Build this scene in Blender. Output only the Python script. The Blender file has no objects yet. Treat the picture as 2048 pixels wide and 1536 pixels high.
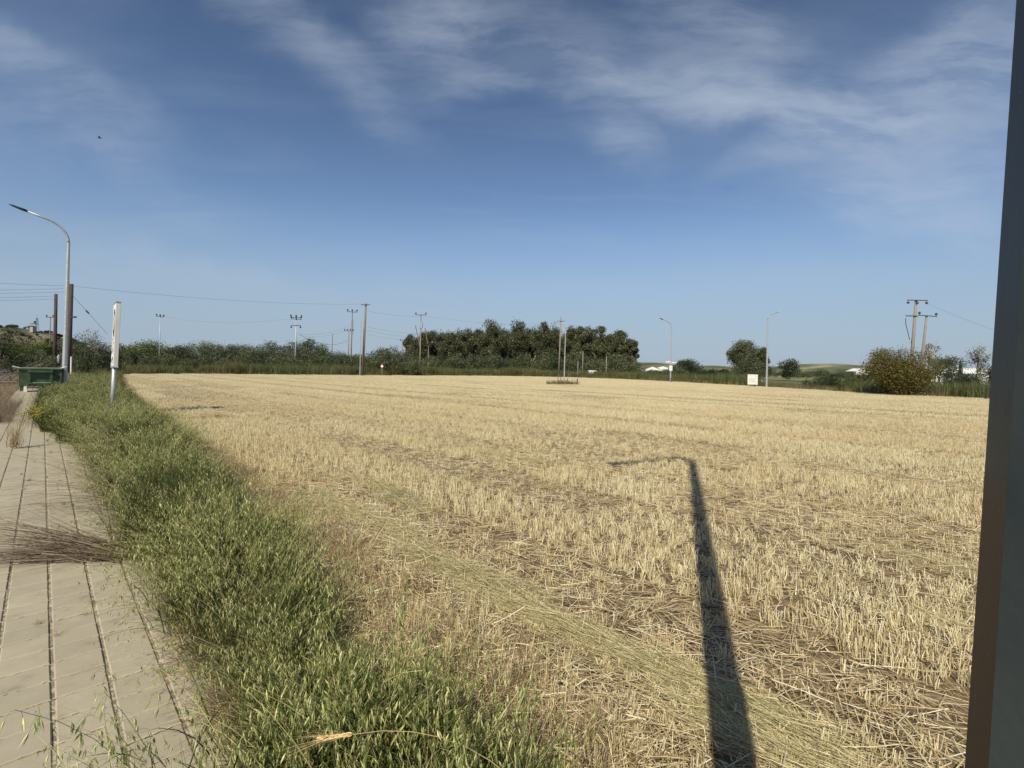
import bpy, math, random
import numpy as np
from mathutils import Vector, Matrix, Euler

random.seed(7)
RNG = np.random.default_rng(11)
R = math.radians
SC = bpy.context.scene

# ------------------------------------------------------------------ camera
CAM_H = 1.65
cam_d = bpy.data.cameras.new('camera')
cam = bpy.data.objects.new('camera', cam_d)
SC.collection.objects.link(cam)
SC.camera = cam
cam_d.sensor_width = 36.0
cam_d.lens = 17.58
cam_d.shift_y = -30 / 2048
cam_d.clip_start = 0.03
cam_d.clip_end = 9000
ROLL = R(1.1)
cam.matrix_world = Matrix.Translation((0, 0, CAM_H)) @ Matrix.Rotation(R(90), 4, 'X') @ Matrix.Rotation(ROLL, 4, 'Z')

# ------------------------------------------------------------------ light
SUN_EL = R(42.3)
SH = Vector((0.283, 0.959, 0)).normalized()            # direction shadows fall
sun_d = bpy.data.lights.new('sun', 'SUN')
sun_d.energy = 5.0
sun_d.angle = R(0.53)
sun_d.color = (1.0, 0.91, 0.74)
sun = bpy.data.objects.new('sun', sun_d)
SC.collection.objects.link(sun)
ldir = Vector((SH.x * math.cos(SUN_EL), SH.y * math.cos(SUN_EL), -math.sin(SUN_EL)))
sun.rotation_euler = ldir.to_track_quat('-Z', 'Y').to_euler()
sun.location = (-10, -30, 40)

world = bpy.data.worlds.new('World')
SC.world = world
world.use_nodes = True
SC.view_settings.view_transform = 'Standard'
SC.view_settings.look = 'None'
SC.view_settings.exposure = 0.0
SC.view_settings.gamma = 1.0
SC.view_settings.use_curve_mapping = False


def pix_st(px, py):
    """direction of a photo pixel as tangents (right, up) about +Y"""
    u, v = px - 1024, py - 738
    c, s = math.cos(ROLL), math.sin(ROLL)
    return (u * c + v * s) / 1000.0, -(-u * s + v * c) / 1000.0


def at(px, py, Y):
    s, t = pix_st(px, py)
    return Vector((s * Y, Y, CAM_H + t * Y))


def build_sky():
    nt = world.node_tree
    nt.nodes.clear()
    N, L = nt.nodes.new, nt.links.new
    out = N('ShaderNodeOutputWorld')
    bg = N('ShaderNodeBackground')
    bg.inputs['Strength'].default_value = 0.10
    L(bg.outputs[0], out.inputs[0])
    sky = N('ShaderNodeTexSky')
    sky.sky_type = 'NISHITA'
    sky.sun_disc = False
    sky.sun_elevation = SUN_EL
    sky.sun_rotation = math.atan2(-SH.x, -SH.y)
    sky.altitude = 100
    sky.air_density = 1.15
    sky.dust_density = 0.45
    sky.ozone_density = 4.0
    tc = N('ShaderNodeTexCoord')
    sep = N('ShaderNodeSeparateXYZ')
    L(tc.outputs['Generated'], sep.inputs[0])

    def math_(op, a, b=None, clamp=False):
        m = N('ShaderNodeMath'); m.operation = op; m.use_clamp = clamp
        for i, v in enumerate((a, b)):
            if v is None: continue
            if isinstance(v, (int, float)): m.inputs[i].default_value = v
            else: L(v, m.inputs[i])
        return m.outputs[0]
    ay = math_('MAXIMUM', math_('ABSOLUTE', sep.outputs['Y']), 0.02)
    s = math_('DIVIDE', sep.outputs['X'], ay)
    t = math_('DIVIDE', sep.outputs['Z'], ay)
    front = math_('GREATER_THAN', sep.outputs['Y'], 0.02)
    st = N('ShaderNodeCombineXYZ'); L(s, st.inputs[0]); L(t, st.inputs[1])
    # warp the cloud coordinates so that streaks curl
    nz = N('ShaderNodeTexNoise'); nz.inputs['Scale'].default_value = 2.6; nz.inputs['Detail'].default_value = 5
    nz.inputs['Roughness'].default_value = 0.55
    L(st.outputs[0], nz.inputs['Vector'])
    sub = N('ShaderNodeVectorMath'); sub.operation = 'SUBTRACT'; L(nz.outputs['Color'], sub.inputs[0])
    sub.inputs[1].default_value = (0.5, 0.5, 0.5)
    scl = N('ShaderNodeVectorMath'); scl.operation = 'SCALE'; scl.inputs[3].default_value = 0.26
    L(sub.outputs[0], scl.inputs[0])
    add = N('ShaderNodeVectorMath'); add.operation = 'ADD'
    L(st.outputs[0], add.inputs[0]); L(scl.outputs[0], add.inputs[1])
    strokes = [  # px, py, half length, half width, angle, strength
        (1370, 185, .42, .08, -14, .62), (1600, 225, .36, .10, -3, .58), (1840, 190, .42, .17, 18, .38),
        (1870, 320, .42, .20, 5, .40), (1790, 420, .34, .10, -6, .36), (1420, 50, .34, .17, -30, .34), (1650, 120, .5, .2, 0, .06),
        (860, 60, .22, .13, 20, .42), (960, 150, .24, .08, 18, .30), (560, 60, .5, .12, -42, .18),
        (680, 130, .36, .09, -45, .16), (110, 160, .38, .10, -26, .30), (1245, 265, .17, .09, -48, .34),
        (1570, 300, .24, .07, 26, .30), (400, 570, .95, .10, -5, .40), (1080, 80, .5, .14, -12, .22),
        (1990, 110, .3, .2, 10, .36), (60, 260, .4, .16, -12, .14), (1500, 560, .7, .07, 2, .10), (250, 330, .4, .08, -30, .10)]
    tot = None
    for px, py, a, b, ang, k in strokes:
        cs, ct = pix_st(px, py)
        mp = N('ShaderNodeMapping'); mp.vector_type = 'TEXTURE'
        mp.inputs['Location'].default_value = (cs, ct, 0)
        mp.inputs['Rotation'].default_value = (0, 0, R(ang))
        mp.inputs['Scale'].default_value = (a, b, 1)
        L(add.outputs[0], mp.inputs[0])
        ln = N('ShaderNodeVectorMath'); ln.operation = 'LENGTH'; L(mp.outputs[0], ln.inputs[0])
        mr = N('ShaderNodeMapRange'); mr.interpolation_type = 'SMOOTHERSTEP'
        mr.inputs['From Min'].default_value = 0; mr.inputs['From Max'].default_value = 1
        mr.inputs['To Min'].default_value = k; mr.inputs['To Max'].default_value = 0
        L(ln.outputs['Value'], mr.inputs['Value'])
        tot = mr.outputs[0] if tot is None else math_('ADD', tot, mr.outputs[0])
    tot = math_('MULTIPLY', tot, front)
    # thin generic cirrus over the whole sky, on a plane overhead
    zc = math_('MAXIMUM', sep.outputs['Z'], 0.03)
    zc = math_('ADD', zc, 0.12)
    pl = N('ShaderNodeCombineXYZ')
    L(math_('DIVIDE', sep.outputs['X'], zc), pl.inputs[0]); L(math_('DIVIDE', sep.outputs['Y'], zc), pl.inputs[1])
    mp = N('ShaderNodeMapping'); mp.inputs['Rotation'].default_value = (0, 0, R(35)); mp.inputs['Scale'].default_value = (0.55, 1.5, 1)
    L(pl.outputs[0], mp.inputs[0])
    n2 = N('ShaderNodeTexNoise'); n2.inputs['Scale'].default_value = 1.5; n2.inputs['Detail'].default_value = 8
    n2.inputs['Roughness'].default_value = 0.52; n2.inputs['Distortion'].default_value = 0.5
    L(mp.outputs[0], n2.inputs['Vector'])
    r2 = N('ShaderNodeMapRange'); r2.inputs['From Min'].default_value = 0.47; r2.inputs['From Max'].default_value = 0.80
    r2.inputs['To Max'].default_value = 0.30
    L(n2.outputs['Fac'], r2.inputs['Value'])
    # feathery modulation
    r3 = N('ShaderNodeMapRange'); r3.inputs['From Min'].default_value = 0.38; r3.inputs['From Max'].default_value = 0.64
    r3.inputs['To Min'].default_value = 0.25; r3.inputs['To Max'].default_value = 1.1
    mp3 = N('ShaderNodeMapping'); mp3.inputs['Rotation'].default_value = (0, 0, R(-12)); mp3.inputs['Scale'].default_value = (0.9, 3.6, 1)
    ws = N('ShaderNodeVectorMath'); ws.operation = 'SCALE'; ws.inputs[3].default_value = 0.45; L(scl.outputs[0], ws.inputs[0])
    wa = N('ShaderNodeVectorMath'); wa.operation = 'ADD'; L(st.outputs[0], wa.inputs[0]); L(ws.outputs[0], wa.inputs[1])
    L(wa.outputs[0], mp3.inputs[0])
    n3 = N('ShaderNodeTexNoise'); n3.inputs['Scale'].default_value = 3.4; n3.inputs['Detail'].default_value = 9
    n3.inputs['Roughness'].default_value = 0.62; n3.inputs['Distortion'].default_value = 0.0
    L(mp3.outputs[0], n3.inputs['Vector'])
    L(n3.outputs['Fac'], r3.inputs['Value'])
    tot = math_('MULTIPLY', tot, r3.outputs[0])
    tot = math_('ADD', tot, math_('MULTIPLY', r2.outputs[0], 0.35))
    tot = math_('DIVIDE', tot, math_('ADD', math_('MULTIPLY', tot, 1.0), 0.72))
    mix = N('ShaderNodeMix'); mix.data_type = 'RGBA'
    tint = N('ShaderNodeVectorMath'); tint.operation = 'MULTIPLY'; tint.inputs[1].default_value = (.99, .985, 1.04)
    dk = N('ShaderNodeMapRange'); dk.inputs['From Min'].default_value = .25; dk.inputs['From Max'].default_value = .62
    dk.inputs['To Min'].default_value = 1.0; dk.inputs['To Max'].default_value = .68
    L(sep.outputs['Z'], dk.inputs['Value'])
    sk = N('ShaderNodeVectorMath'); sk.operation = 'SCALE'; L(sky.outputs[0], sk.inputs[0]); L(dk.outputs[0], sk.inputs[3])
    L(sk.outputs[0], tint.inputs[0])
    L(tot, mix.inputs[0]); L(tint.outputs[0], mix.inputs[6])
    mix.inputs[7].default_value = (5.3, 6.1, 7.2, 1)
    # haze near the horizon, the same all the way round
    hz = N('ShaderNodeMapRange'); hz.interpolation_type = 'SMOOTHERSTEP'
    hz.inputs['From Min'].default_value = -0.02; hz.inputs['From Max'].default_value = 0.36
    hz.inputs['To Min'].default_value = 0.85; hz.inputs['To Max'].default_value = 0.0
    L(sep.outputs['Z'], hz.inputs['Value'])
    mh = N('ShaderNodeMix'); mh.data_type = 'RGBA'
    L(hz.outputs[0], mh.inputs[0]); L(mix.outputs[2], mh.inputs[6]); mh.inputs[7].default_value = (3.35, 4.35, 5.6, 1)
    L(mh.outputs[2], bg.inputs['Color'])


build_sky()

# ------------------------------------------------------------------ frames and helpers
TH = R(43.2)
D = np.array([-math.sin(TH), math.cos(TH)])   # along the road, away from the camera
NN = np.array([math.cos(TH), math.sin(TH)])   # to the right of the road


def uw(u, w):
    return u * D[0] + w * NN[0], u * D[1] + w * NN[1]


ROT_U = math.atan2(D[1], D[0])                 # z rotation whose local x runs along the road


def wb(u):                                     # right edge of the verge / left edge of the field
    u = np.maximum(u, 0)
    return 1.62 + 0.03 * u + 0.0006 * u * u


FAR = [(-51, 66), (-46.8, 75), (-34.8, 82), (-21, 95), (-2.7, 112), (14, 112), (24.8, 97), (29, 78), (31, 66),
       (34, 47), (37.8, 40), (46, 26), (60, 4)]


def mesh_from(name, V, F3=None, F4=None, mats=None, mi3=None, mi4=None, smooth=False):
    V = np.asarray(V, dtype=np.float32).reshape(-1, 3)
    me = bpy.data.meshes.new(name)
    n3 = 0 if F3 is None else len(F3)
    n4 = 0 if F4 is None else len(F4)
    me.vertices.add(len(V)); me.vertices.foreach_set('co', V.ravel())
    me.loops.add(n3 * 3 + n4 * 4); me.polygons.add(n3 + n4)
    idx = []
    if n3: idx.append(np.asarray(F3, dtype=np.int32).ravel())
    if n4: idx.append(np.asarray(F4, dtype=np.int32).ravel())
    me.loops.foreach_set('vertex_index', np.concatenate(idx))
    st = np.concatenate([np.arange(n3) * 3, n3 * 3 + np.arange(n4) * 4]).astype(np.int32)
    me.polygons.foreach_set('loop_start', st)
    if mi3 is not None or mi4 is not None:
        a = np.zeros(n3, np.int32) if mi3 is None else np.asarray(mi3, np.int32)
        b = np.zeros(n4, np.int32) if mi4 is None else np.asarray(mi4, np.int32)
        me.polygons.foreach_set('material_index', np.concatenate([a, b]))
    me.polygons.foreach_set('use_smooth', np.full(n3 + n4, bool(smooth)))
    for m in (mats or []): me.materials.append(m)
    me.update(calc_edges=True)
    me.validate()
    return me


class G:
    """collects triangles and quads with a material index"""
    def __init__(s): s.V = []; s.F3 = []; s.F4 = []; s.m3 = []; s.m4 = []; s.n = 0
    def add(s, V, F3=None, F4=None, m=0):
        V = np.asarray(V, float).reshape(-1, 3)
        if F3 is not None and len(F3):
            F3 = np.asarray(F3).reshape(-1, 3); s.F3.append(F3 + s.n); s.m3.append(np.full(len(F3), m))
        if F4 is not None and len(F4):
            F4 = np.asarray(F4).reshape(-1, 4); s.F4.append(F4 + s.n); s.m4.append(np.full(len(F4), m))
        s.V.append(V); s.n += len(V)
    def box(s, c, d, rz=0, m=0, taper=1.0):
        hx, hy, hz = d[0] / 2, d[1] / 2, d[2] / 2
        v = np.array([(x * hx * (taper if z > 0 else 1), y * hy * (taper if z > 0 else 1), z * hz) for z in (-1, 1) for x, y in ((-1, -1), (1, -1), (1, 1), (-1, 1))], float)
        cc, ss = math.cos(rz), math.sin(rz)
        v = np.stack([v[:, 0] * cc - v[:, 1] * ss, v[:, 0] * ss + v[:, 1] * cc, v[:, 2]], 1) + np.array(c, float)
        s.add(v, F4=[(3, 2, 1, 0), (4, 5, 6, 7), (0, 1, 5, 4), (1, 2, 6, 5), (2, 3, 7, 6), (3, 0, 4, 7)], m=m)
    def tube(s, pts, rad, n=8, m=0, cap=True, phase=0.0):
        pts = [Vector(p) for p in pts]
        if not hasattr(rad, '__len__'): rad = [rad] * len(pts)
        V = []
        ref = None
        for i, p in enumerate(pts):
            a = pts[max(i - 1, 0)]; b = pts[min(i + 1, len(pts) - 1)]
            t = (b - a).normalized()
            if ref is None:
                ref = Vector((1, 0, 0)) if abs(t.x) < 0.9 else Vector((0, 1, 0))
            x = (ref - t * ref.dot(t)).normalized(); ref = x
            y = t.cross(x)
            for k in range(n):
                an = 2 * math.pi * k / n + phase
                V.append(p + (x * math.cos(an) + y * math.sin(an)) * rad[i])
        F = []
        for i in range(len(pts) - 1):
            for k in range(n):
                k2 = (k + 1) % n
                F.append((i * n + k, i * n + k2, (i + 1) * n + k2, (i + 1) * n + k))
        V = np.array([tuple(v) for v in V])
        F3 = None
        if cap:
            c0, c1 = len(V), len(V) + 1
            V = np.vstack([V, [tuple(pts[0]), tuple(pts[-1])]])
            L0 = (len(pts) - 1) * n
            F3 = [(c0, (k + 1) % n, k) for k in range(n)] + [(c1, L0 + k, L0 + (k + 1) % n) for k in range(n)]
        s.add(V, F3=F3, F4=F, m=m)
    def mesh(s, name, mats, smooth=False):
        return mesh_from(name, np.vstack(s.V), np.vstack(s.F3) if s.F3 else None, np.vstack(s.F4) if s.F4 else None, mats,
                         np.concatenate(s.m3) if s.m3 else None, np.concatenate(s.m4) if s.m4 else None, smooth)


def link(name, me, parent=None, label=None, cat=None, group=None, kind=None, loc=None):
    o = bpy.data.objects.new(name, me)
    SC.collection.objects.link(o)
    if parent is not None: o.parent = parent
    if loc is not None: o.location = loc
    tag(o, label, cat, group, kind)
    return o


def tag(o, label=None, cat=None, group=None, kind=None):
    if label: o['label'] = label
    if cat: o['category'] = cat
    if group: o['group'] = group
    if kind: o['kind'] = kind
    return o


def empty(name, loc, label, cat, group=None, rz=0):
    o = bpy.data.objects.new(name, None)
    SC.collection.objects.link(o)
    o.location = loc; o.rotation_euler = (0, 0, rz)
    o.empty_display_size = 0.2
    return tag(o, label, cat, group)


# vectorised blades: N curved ribbons or triangular tubes
def curves(P, az, th0, kap, L, S, sag=None):
    """P N x 3 roots, az azimuth, th0 angle from vertical, kap extra bend over the length. returns N x (S+1) x 3"""
    t = (np.arange(S) + 0.5) / S
    th = th0[:, None] + kap[:, None] * t[None, :] ** 1.3
    dl = (L / S)[:, None]
    dh = np.sin(th) * dl; dz = np.cos(th) * dl
    h = np.concatenate([np.zeros((len(L), 1)), np.cumsum(dh, 1)], 1)
    z = np.concatenate([np.zeros((len(L), 1)), np.cumsum(dz, 1)], 1)
    X = P[:, 0:1] + h * np.cos(az)[:, None]
    Y = P[:, 1:2] + h * np.sin(az)[:, None]
    Z = P[:, 2:3] + z
    return np.stack([X, Y, Z], 2)


def ribbons(g, C, W, az, m=0, taper=1.6, twist=0.0, base=1.0):
    N, K, _ = C.shape
    t = np.linspace(0, 1, K)
    wt = W[:, None] * (base + (1 - base) * t)[None, :] * (1 - t ** taper * 0.94)[None, :] * 0.5
    tw = (twist if hasattr(twist, '__len__') else np.full(N, twist))[:, None] * t[None, :]
    sx = -np.sin(az)[:, None] * np.cos(tw); sy = np.cos(az)[:, None] * np.cos(tw); sz = np.sin(tw)
    side = np.stack([sx, sy, sz], 2) * wt[:, :, None]
    V = np.stack([C - side, C + side], 2).reshape(N * K * 2, 3)
    i = (np.arange(N)[:, None] * K + np.arange(K - 1)[None, :]).ravel() * 2
    F = np.stack([i, i + 1, i + 3, i + 2], 1)
    g.add(V, F4=F, m=m)


def tubes3(g, C, r, m=0, taper=0.0):
    N, K, _ = C.shape
    T = np.gradient(C, axis=1)
    T /= np.linalg.norm(T, axis=2, keepdims=True) + 1e-9
    ref = np.tile(np.array([0.31, 0.17, 0.93]), (N, K, 1))
    ref[np.abs((T * ref).sum(2)) > 0.85] = (0.9, 0.4, 0.05)
    x = np.cross(T, ref); x /= np.linalg.norm(x, axis=2, keepdims=True) + 1e-9
    y = np.cross(T, x)
    roll = RNG.uniform(0, 6.28, N)[:, None, None]
    x, y = x * np.cos(roll) + y * np.sin(roll), y * np.cos(roll) - x * np.sin(roll)
    t = np.linspace(0, 1, K)
    rr = r[:, None] * (1 - taper * t)[None, :]
    V = np.stack([C + (x * math.cos(a) + y * math.sin(a)) * rr[:, :, None] for a in (0, 2.094, 4.189)], 2).reshape(N * K * 3, 3)
    i = ((np.arange(N)[:, None] * K + np.arange(K - 1)[None, :]).ravel() * 3)[:, None]
    F = np.concatenate([np.concatenate([i + a, i + b, i + b + 3, i + a + 3], 1) for a, b in ((0, 1), (1, 2), (2, 0))], 0)
    g.add(V, F4=F, m=m)


def spikelets(g, P, dirv, L, W, m=0):
    """folded lens shapes hanging from P"""
    N = len(P)
    dirv = dirv / np.linalg.norm(dirv, axis=1, keepdims=True)
    ref = RNG.normal(size=(N, 3))
    x = np.cross(dirv, ref); x /= np.linalg.norm(x, axis=1, keepdims=True)
    y = np.cross(dirv, x)
    for sgn in (-1, 1):
        d2 = dirv + x * 0.10 * sgn
        b = P; tip = P + d2 * L[:, None]
        mid = P + d2 * (L * 0.38)[:, None]
        off = x * (W * 0.5 * sgn)[:, None]
        ml = mid + off * 0.2 - y * (W * 0.42)[:, None]; mr = mid + off * 0.2 + y * (W * 0.42)[:, None]; mf = mid + off
        V = np.stack([b, ml, mf, mr, tip], 1).reshape(-1, 3)
        i = np.arange(N)[:, None] * 5
        F = np.concatenate([i + np.array([[0, 1, 2]]), i + np.array([[0, 2, 3]]), i + np.array([[4, 2, 1]]), i + np.array([[4, 3, 2]])], 0)
        g.add(V, F3=F, m=m)


# ------------------------------------------------------------------ materials
def ramp(nt, cols, fac):
    r = nt.nodes.new('ShaderNodeValToRGB')
    el = r.color_ramp.elements
    for i, (p, c) in enumerate(cols):
        e = el[i] if i < 2 else el.new(p)
        e.position = p; e.color = (*c, 1)
    nt.links.new(fac, r.inputs[0])
    return r.outputs[0]


def mat_plant(name, cols, trans=0.25, rough=0.6, spec=0.25, large=None, obj_var=0.25):
    """colour varies piece by piece (island), plant by plant (object random) and in patches over the ground"""
    m = bpy.data.materials.new(name); m.use_nodes = True
    nt = m.node_tree; nt.nodes.clear(); N, L = nt.nodes.new, nt.links.new
    geo = N('ShaderNodeNewGeometry'); oi = N('ShaderNodeObjectInfo')
    col = ramp(nt, cols, geo.outputs['Random Per Island'])
    hv = N('ShaderNodeHueSaturation')
    mr = N('ShaderNodeMapRange'); mr.inputs['To Min'].default_value = 1 - obj_var; mr.inputs['To Max'].default_value = 1 + obj_var
    L(oi.outputs['Random'], mr.inputs['Value']); L(mr.outputs[0], hv.inputs['Value']); L(col, hv.inputs['Color'])
    c = hv.outputs[0]
    if large:
        tc = N('ShaderNodeNewGeometry'); nz = N('ShaderNodeTexNoise'); nz.inputs['Scale'].default_value = large[0]
        nz.inputs['Detail'].default_value = 3
        L(tc.outputs['Position'], nz.inputs['Vector'])
        r = N('ShaderNodeMapRange'); r.inputs['From Min'].default_value = 0.42; r.inputs['From Max'].default_value = 0.62
        r.inputs['To Max'].default_value = large[2]
        L(nz.outputs['Fac'], r.inputs['Value'])
        mx = N('ShaderNodeMix'); mx.data_type = 'RGBA'
        L(r.outputs[0], mx.inputs[0]); L(c, mx.inputs[6]); mx.inputs[7].default_value = (*large[1], 1)
        c = mx.outputs[2]
    p = N('ShaderNodeBsdfPrincipled'); p.inputs['Roughness'].default_value = rough
    p.inputs['Specular IOR Level'].default_value = spec
    L(c, p.inputs['Base Color'])
    out = N('ShaderNodeOutputMaterial')
    if trans > 0:
        tr = N('ShaderNodeBsdfTranslucent'); L(c, tr.inputs['Color'])
        ms = N('ShaderNodeMixShader'); ms.inputs[0].default_value = trans
        L(p.outputs[0], ms.inputs[1]); L(tr.outputs[0], ms.inputs[2]); L(ms.outputs[0], out.inputs[0])
    else:
        L(p.outputs[0], out.inputs[0])
    return m


def mat_surf(name, cols, scale=5.0, rough=0.8, bump=0.2, detail=6, metallic=0.0, spec=0.3, bscale=None, stretch=(1, 1, 1), dist=0.02, coords='Object', obj_var=0.0):
    m = bpy.data.materials.new(name); m.use_nodes = True
    nt = m.node_tree; nt.nodes.clear(); N, L = nt.nodes.new, nt.links.new
    tc = N('ShaderNodeTexCoord'); mp = N('ShaderNodeMapping'); mp.inputs['Scale'].default_value = stretch
    if coords == 'World':
        gg = N('ShaderNodeNewGeometry'); L(gg.outputs['Position'], mp.inputs[0])
    else:
        L(tc.outputs['Object'], mp.inputs[0])
    nz = N('ShaderNodeTexNoise'); nz.inputs['Scale'].default_value = scale; nz.inputs['Detail'].default_value = detail
    nz.inputs['Roughness'].default_value = 0.6
    L(mp.outputs[0], nz.inputs['Vector'])
    c = ramp(nt, cols, nz.outputs['Fac'])
    if obj_var:
        oi = N('ShaderNodeObjectInfo'); hv = N('ShaderNodeHueSaturation')
        mr = N('ShaderNodeMapRange'); mr.inputs['To Min'].default_value = 1 - obj_var; mr.inputs['To Max'].default_value = 1 + obj_var
        L(oi.outputs['Random'], mr.inputs['Value']); L(mr.outputs[0], hv.inputs['Value']); L(c, hv.inputs['Color']); c = hv.outputs[0]
    p = N('ShaderNodeBsdfPrincipled'); p.inputs['Roughness'].default_value = rough
    p.inputs['Metallic'].default_value = metallic; p.inputs['Specular IOR Level'].default_value = spec
    L(c, p.inputs['Base Color'])
    if bump:
        n2 = N('ShaderNodeTexNoise'); n2.inputs['Scale'].default_value = bscale or scale * 4; n2.inputs['Detail'].default_value = 5
        L(mp.outputs[0], n2.inputs['Vector'])
        b = N('ShaderNodeBump'); b.inputs['Strength'].default_value = bump; b.inputs['Distance'].default_value = dist
        L(n2.outputs['Fac'], b.inputs['Height']); L(b.outputs[0], p.inputs['Normal'])
    out = N('ShaderNodeOutputMaterial'); L(p.outputs[0], out.inputs[0])
    return m


M_soil = mat_surf('soil_litter', [(.3, (.085, .058, .032)), (.5, (.17, .12, .068)), (.7, (.33, .25, .145))], 6, .9, .6, coords='World', bscale=30, dist=.03)
M_earth = mat_surf('wild_ground', [(.3, (.09, .085, .04)), (.5, (.13, .125, .06)), (.7, (.22, .18, .09))], .15, .95, .3, coords='World', bscale=1.5)
M_slab = mat_surf('concrete_slab', [(.25, (.27, .24, .175)), (.42, (.375, .335, .245)), (.6, (.40, .36, .265)), (.8, (.47, .42, .31))], 7, .85, .25, coords='World', bscale=90, dist=.003, obj_var=.07)
M_bed = mat_surf('joint_dirt', [(.3, (.12, .10, .075)), (.5, (.26, .22, .16)), (.66, (.55, .49, .37))], 30, .95, .5, coords='World', bscale=90, dist=.01)
M_kerb = mat_surf('kerb_concrete', [(.3, (.28, .26, .23)), (.7, (.42, .40, .36))], 5, .85, .2)
M_asph = mat_surf('asphalt', [(.3, (.10, .10, .10)), (.7, (.17, .165, .16))], 3, .85, .3, coords='World', bscale=60)
M_hill = mat_surf('hill_scrub', [(.38, (.05, .055, .035)), (.5, (.13, .115, .075)), (.62, (.24, .20, .14))], .03, .95, .0, coords='World')
M_hill2 = mat_surf('far_fields', [(.38, (.06, .075, .04)), (.5, (.13, .14, .08)), (.66, (.34, .31, .19))], .012, .95, .0, coords='World', stretch=(1, 2.5, 1))
M_straw = mat_plant('straw', [(0, (.44, .34, .18)), (.3, (.74, .64, .38)), (.7, (.88, .81, .54)), (1, (.92, .88, .68))], .22, .5, .35,
                    large=(.35, (.66, .49, .22), .25), obj_var=.02)
M_straw_low = mat_plant('straw_litter', [(0, (.26, .18, .085)), (.35, (.58, .46, .25)), (.75, (.80, .69, .43)), (1, (.91, .85, .64))], .1, .6, .3,
                        large=(.9, (.46, .31, .14), .30), obj_var=.02)
M_swath = mat_plant('cut_grass', [(0, (.26, .23, .10)), (.4, (.48, .43, .21)), (.75, (.68, .60, .33)), (1, (.86, .77, .50))], .15, .5, .4, obj_var=.12)
M_leaf = mat_plant('oat_leaf', [(0, (.012, .024, .003)), (.5, (.036, .062, .007)), (.8, (.09, .12, .016)), (1, (.44, .34, .13))], .35, .5, .35, obj_var=.3)
M_stem = mat_plant('oat_stem', [(0, (.06, .09, .03)), (.6, (.15, .17, .06)), (1, (.50, .42, .20))], .1, .5, .3)
M_spk = mat_plant('oat_spikelet', [(0, (.11, .15, .03)), (.4, (.36, .41, .12)), (.75, (.70, .71, .31)), (1, (.86, .79, .44))], .35, .45, .4, obj_var=.15)
M_barley = mat_plant('ripe_ear', [(0, (.55, .38, .16)), (1, (.78, .62, .34))], .2, .5, .3)
M_dry = mat_plant('dry_grass', [(0, (.15, .10, .055)), (.4, (.33, .24, .13)), (.75, (.55, .43, .25)), (1, (.80, .70, .46))], .2, .6, .25)
M_purple = mat_plant('dry_purple_grass', [(0, (.085, .06, .04)), (.5, (.20, .15, .10)), (1, (.46, .37, .25))], .15, .6, .25)
M_reed = mat_plant('reed_leaf', [(0, (.045, .065, .022)), (.6, (.11, .14, .045)), (1, (.21, .21, .09))], .3, .55, .3, large=(.12, (.19, .175, .07), .6))
M_reeddry = mat_plant('reed_dry', [(0, (.16, .13, .07)), (1, (.34, .28, .16))], .3, .6, .2)
M_olive = mat_plant('olive_leaf', [(0, (.038, .052, .022)), (.6, (.095, .115, .05)), (1, (.17, .185, .09))], .25, .5, .35, obj_var=.15)
M_citrus = mat_plant('bright_leaf', [(0, (.04, .06, .012)), (.6, (.10, .14, .025)), (1, (.20, .22, .045))], .3, .5, .35, obj_var=.15)
M_euc = mat_plant('eucalyptus_leaf', [(0, (.036, .044, .02)), (.6, (.095, .105, .048)), (1, (.18, .185, .09))], .22, .45, .4, obj_var=.12)
M_pine = mat_plant('dark_leaf', [(0, (.018, .028, .016)), (.6, (.045, .065, .03)), (1, (.09, .11, .05))], .2, .5, .3)
M_acacia = mat_plant('acacia_leaf', [(0, (.05, .06, .016)), (.45, (.12, .125, .032)), (.8, (.20, .175, .045)), (1, (.34, .25, .065))], .3, .5, .3, large=(.9, (.24, .155, .042), .35))
M_bark = mat_surf('bark', [(.3, (.10, .08, .06)), (.7, (.24, .2, .16))], 4, .9, .5, stretch=(1, 1, .3))
M_ebark = mat_surf('pale_bark', [(.3, (.24, .21, .17)), (.7, (.5, .46, .40))], 2, .85, .2, stretch=(1, 1, .3))
M_wood = mat_surf('weathered_pole_wood', [(.3, (.14, .105, .08)), (.7, (.27, .215, .17))], 3, .85, .3, stretch=(4, 4, .4))
M_woodd = mat_surf('tarred_pole_wood', [(.3, (.05, .035, .03)), (.7, (.10, .07, .06))], 3, .85, .3, stretch=(4, 4, .4))
M_woodl = mat_surf('sunbleached_pole_wood', [(.3, (.20, .165, .135)), (.7, (.32, .27, .225))], 3, .85, .3, stretch=(4, 4, .4))
M_galv = mat_surf('galvanised_steel', [(.3, (.36, .38, .40)), (.7, (.50, .52, .53))], 8, .5, .05, metallic=.35, spec=.5)
M_galvpale = mat_surf('pale_painted_steel', [(.3, (.30, .32, .33)), (.7, (.40, .41, .41))], 4, .6, .05)
M_white = mat_surf('white_paint', [(.3, (.66, .65, .62)), (.7, (.80, .79, .76))], 3, .6, .05)
M_boxgrey = mat_surf('grimy_white_panel', [(.3, (.42, .42, .40)), (.5, (.54, .54, .52)), (.7, (.62, .61, .58))], 4, .6, .05, stretch=(1, 1, .3))
M_whitewash = mat_surf('whitewash', [(.3, (.74, .73, .70)), (.7, (.82, .81, .78))], .6, .8, .0)
M_roof = mat_surf('clay_roof', [(.3, (.16, .10, .08)), (.7, (.27, .16, .12))], 1.5, .8, .0)
M_dark = mat_surf('dark_metal', [(.3, (.03, .032, .035)), (.7, (.06, .062, .065))], 5, .5, .05)
M_glass = mat_surf('dark_window', [(.3, (.03, .035, .04)), (.7, (.06, .07, .08))], 2, .15, .0, spec=.6)
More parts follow.
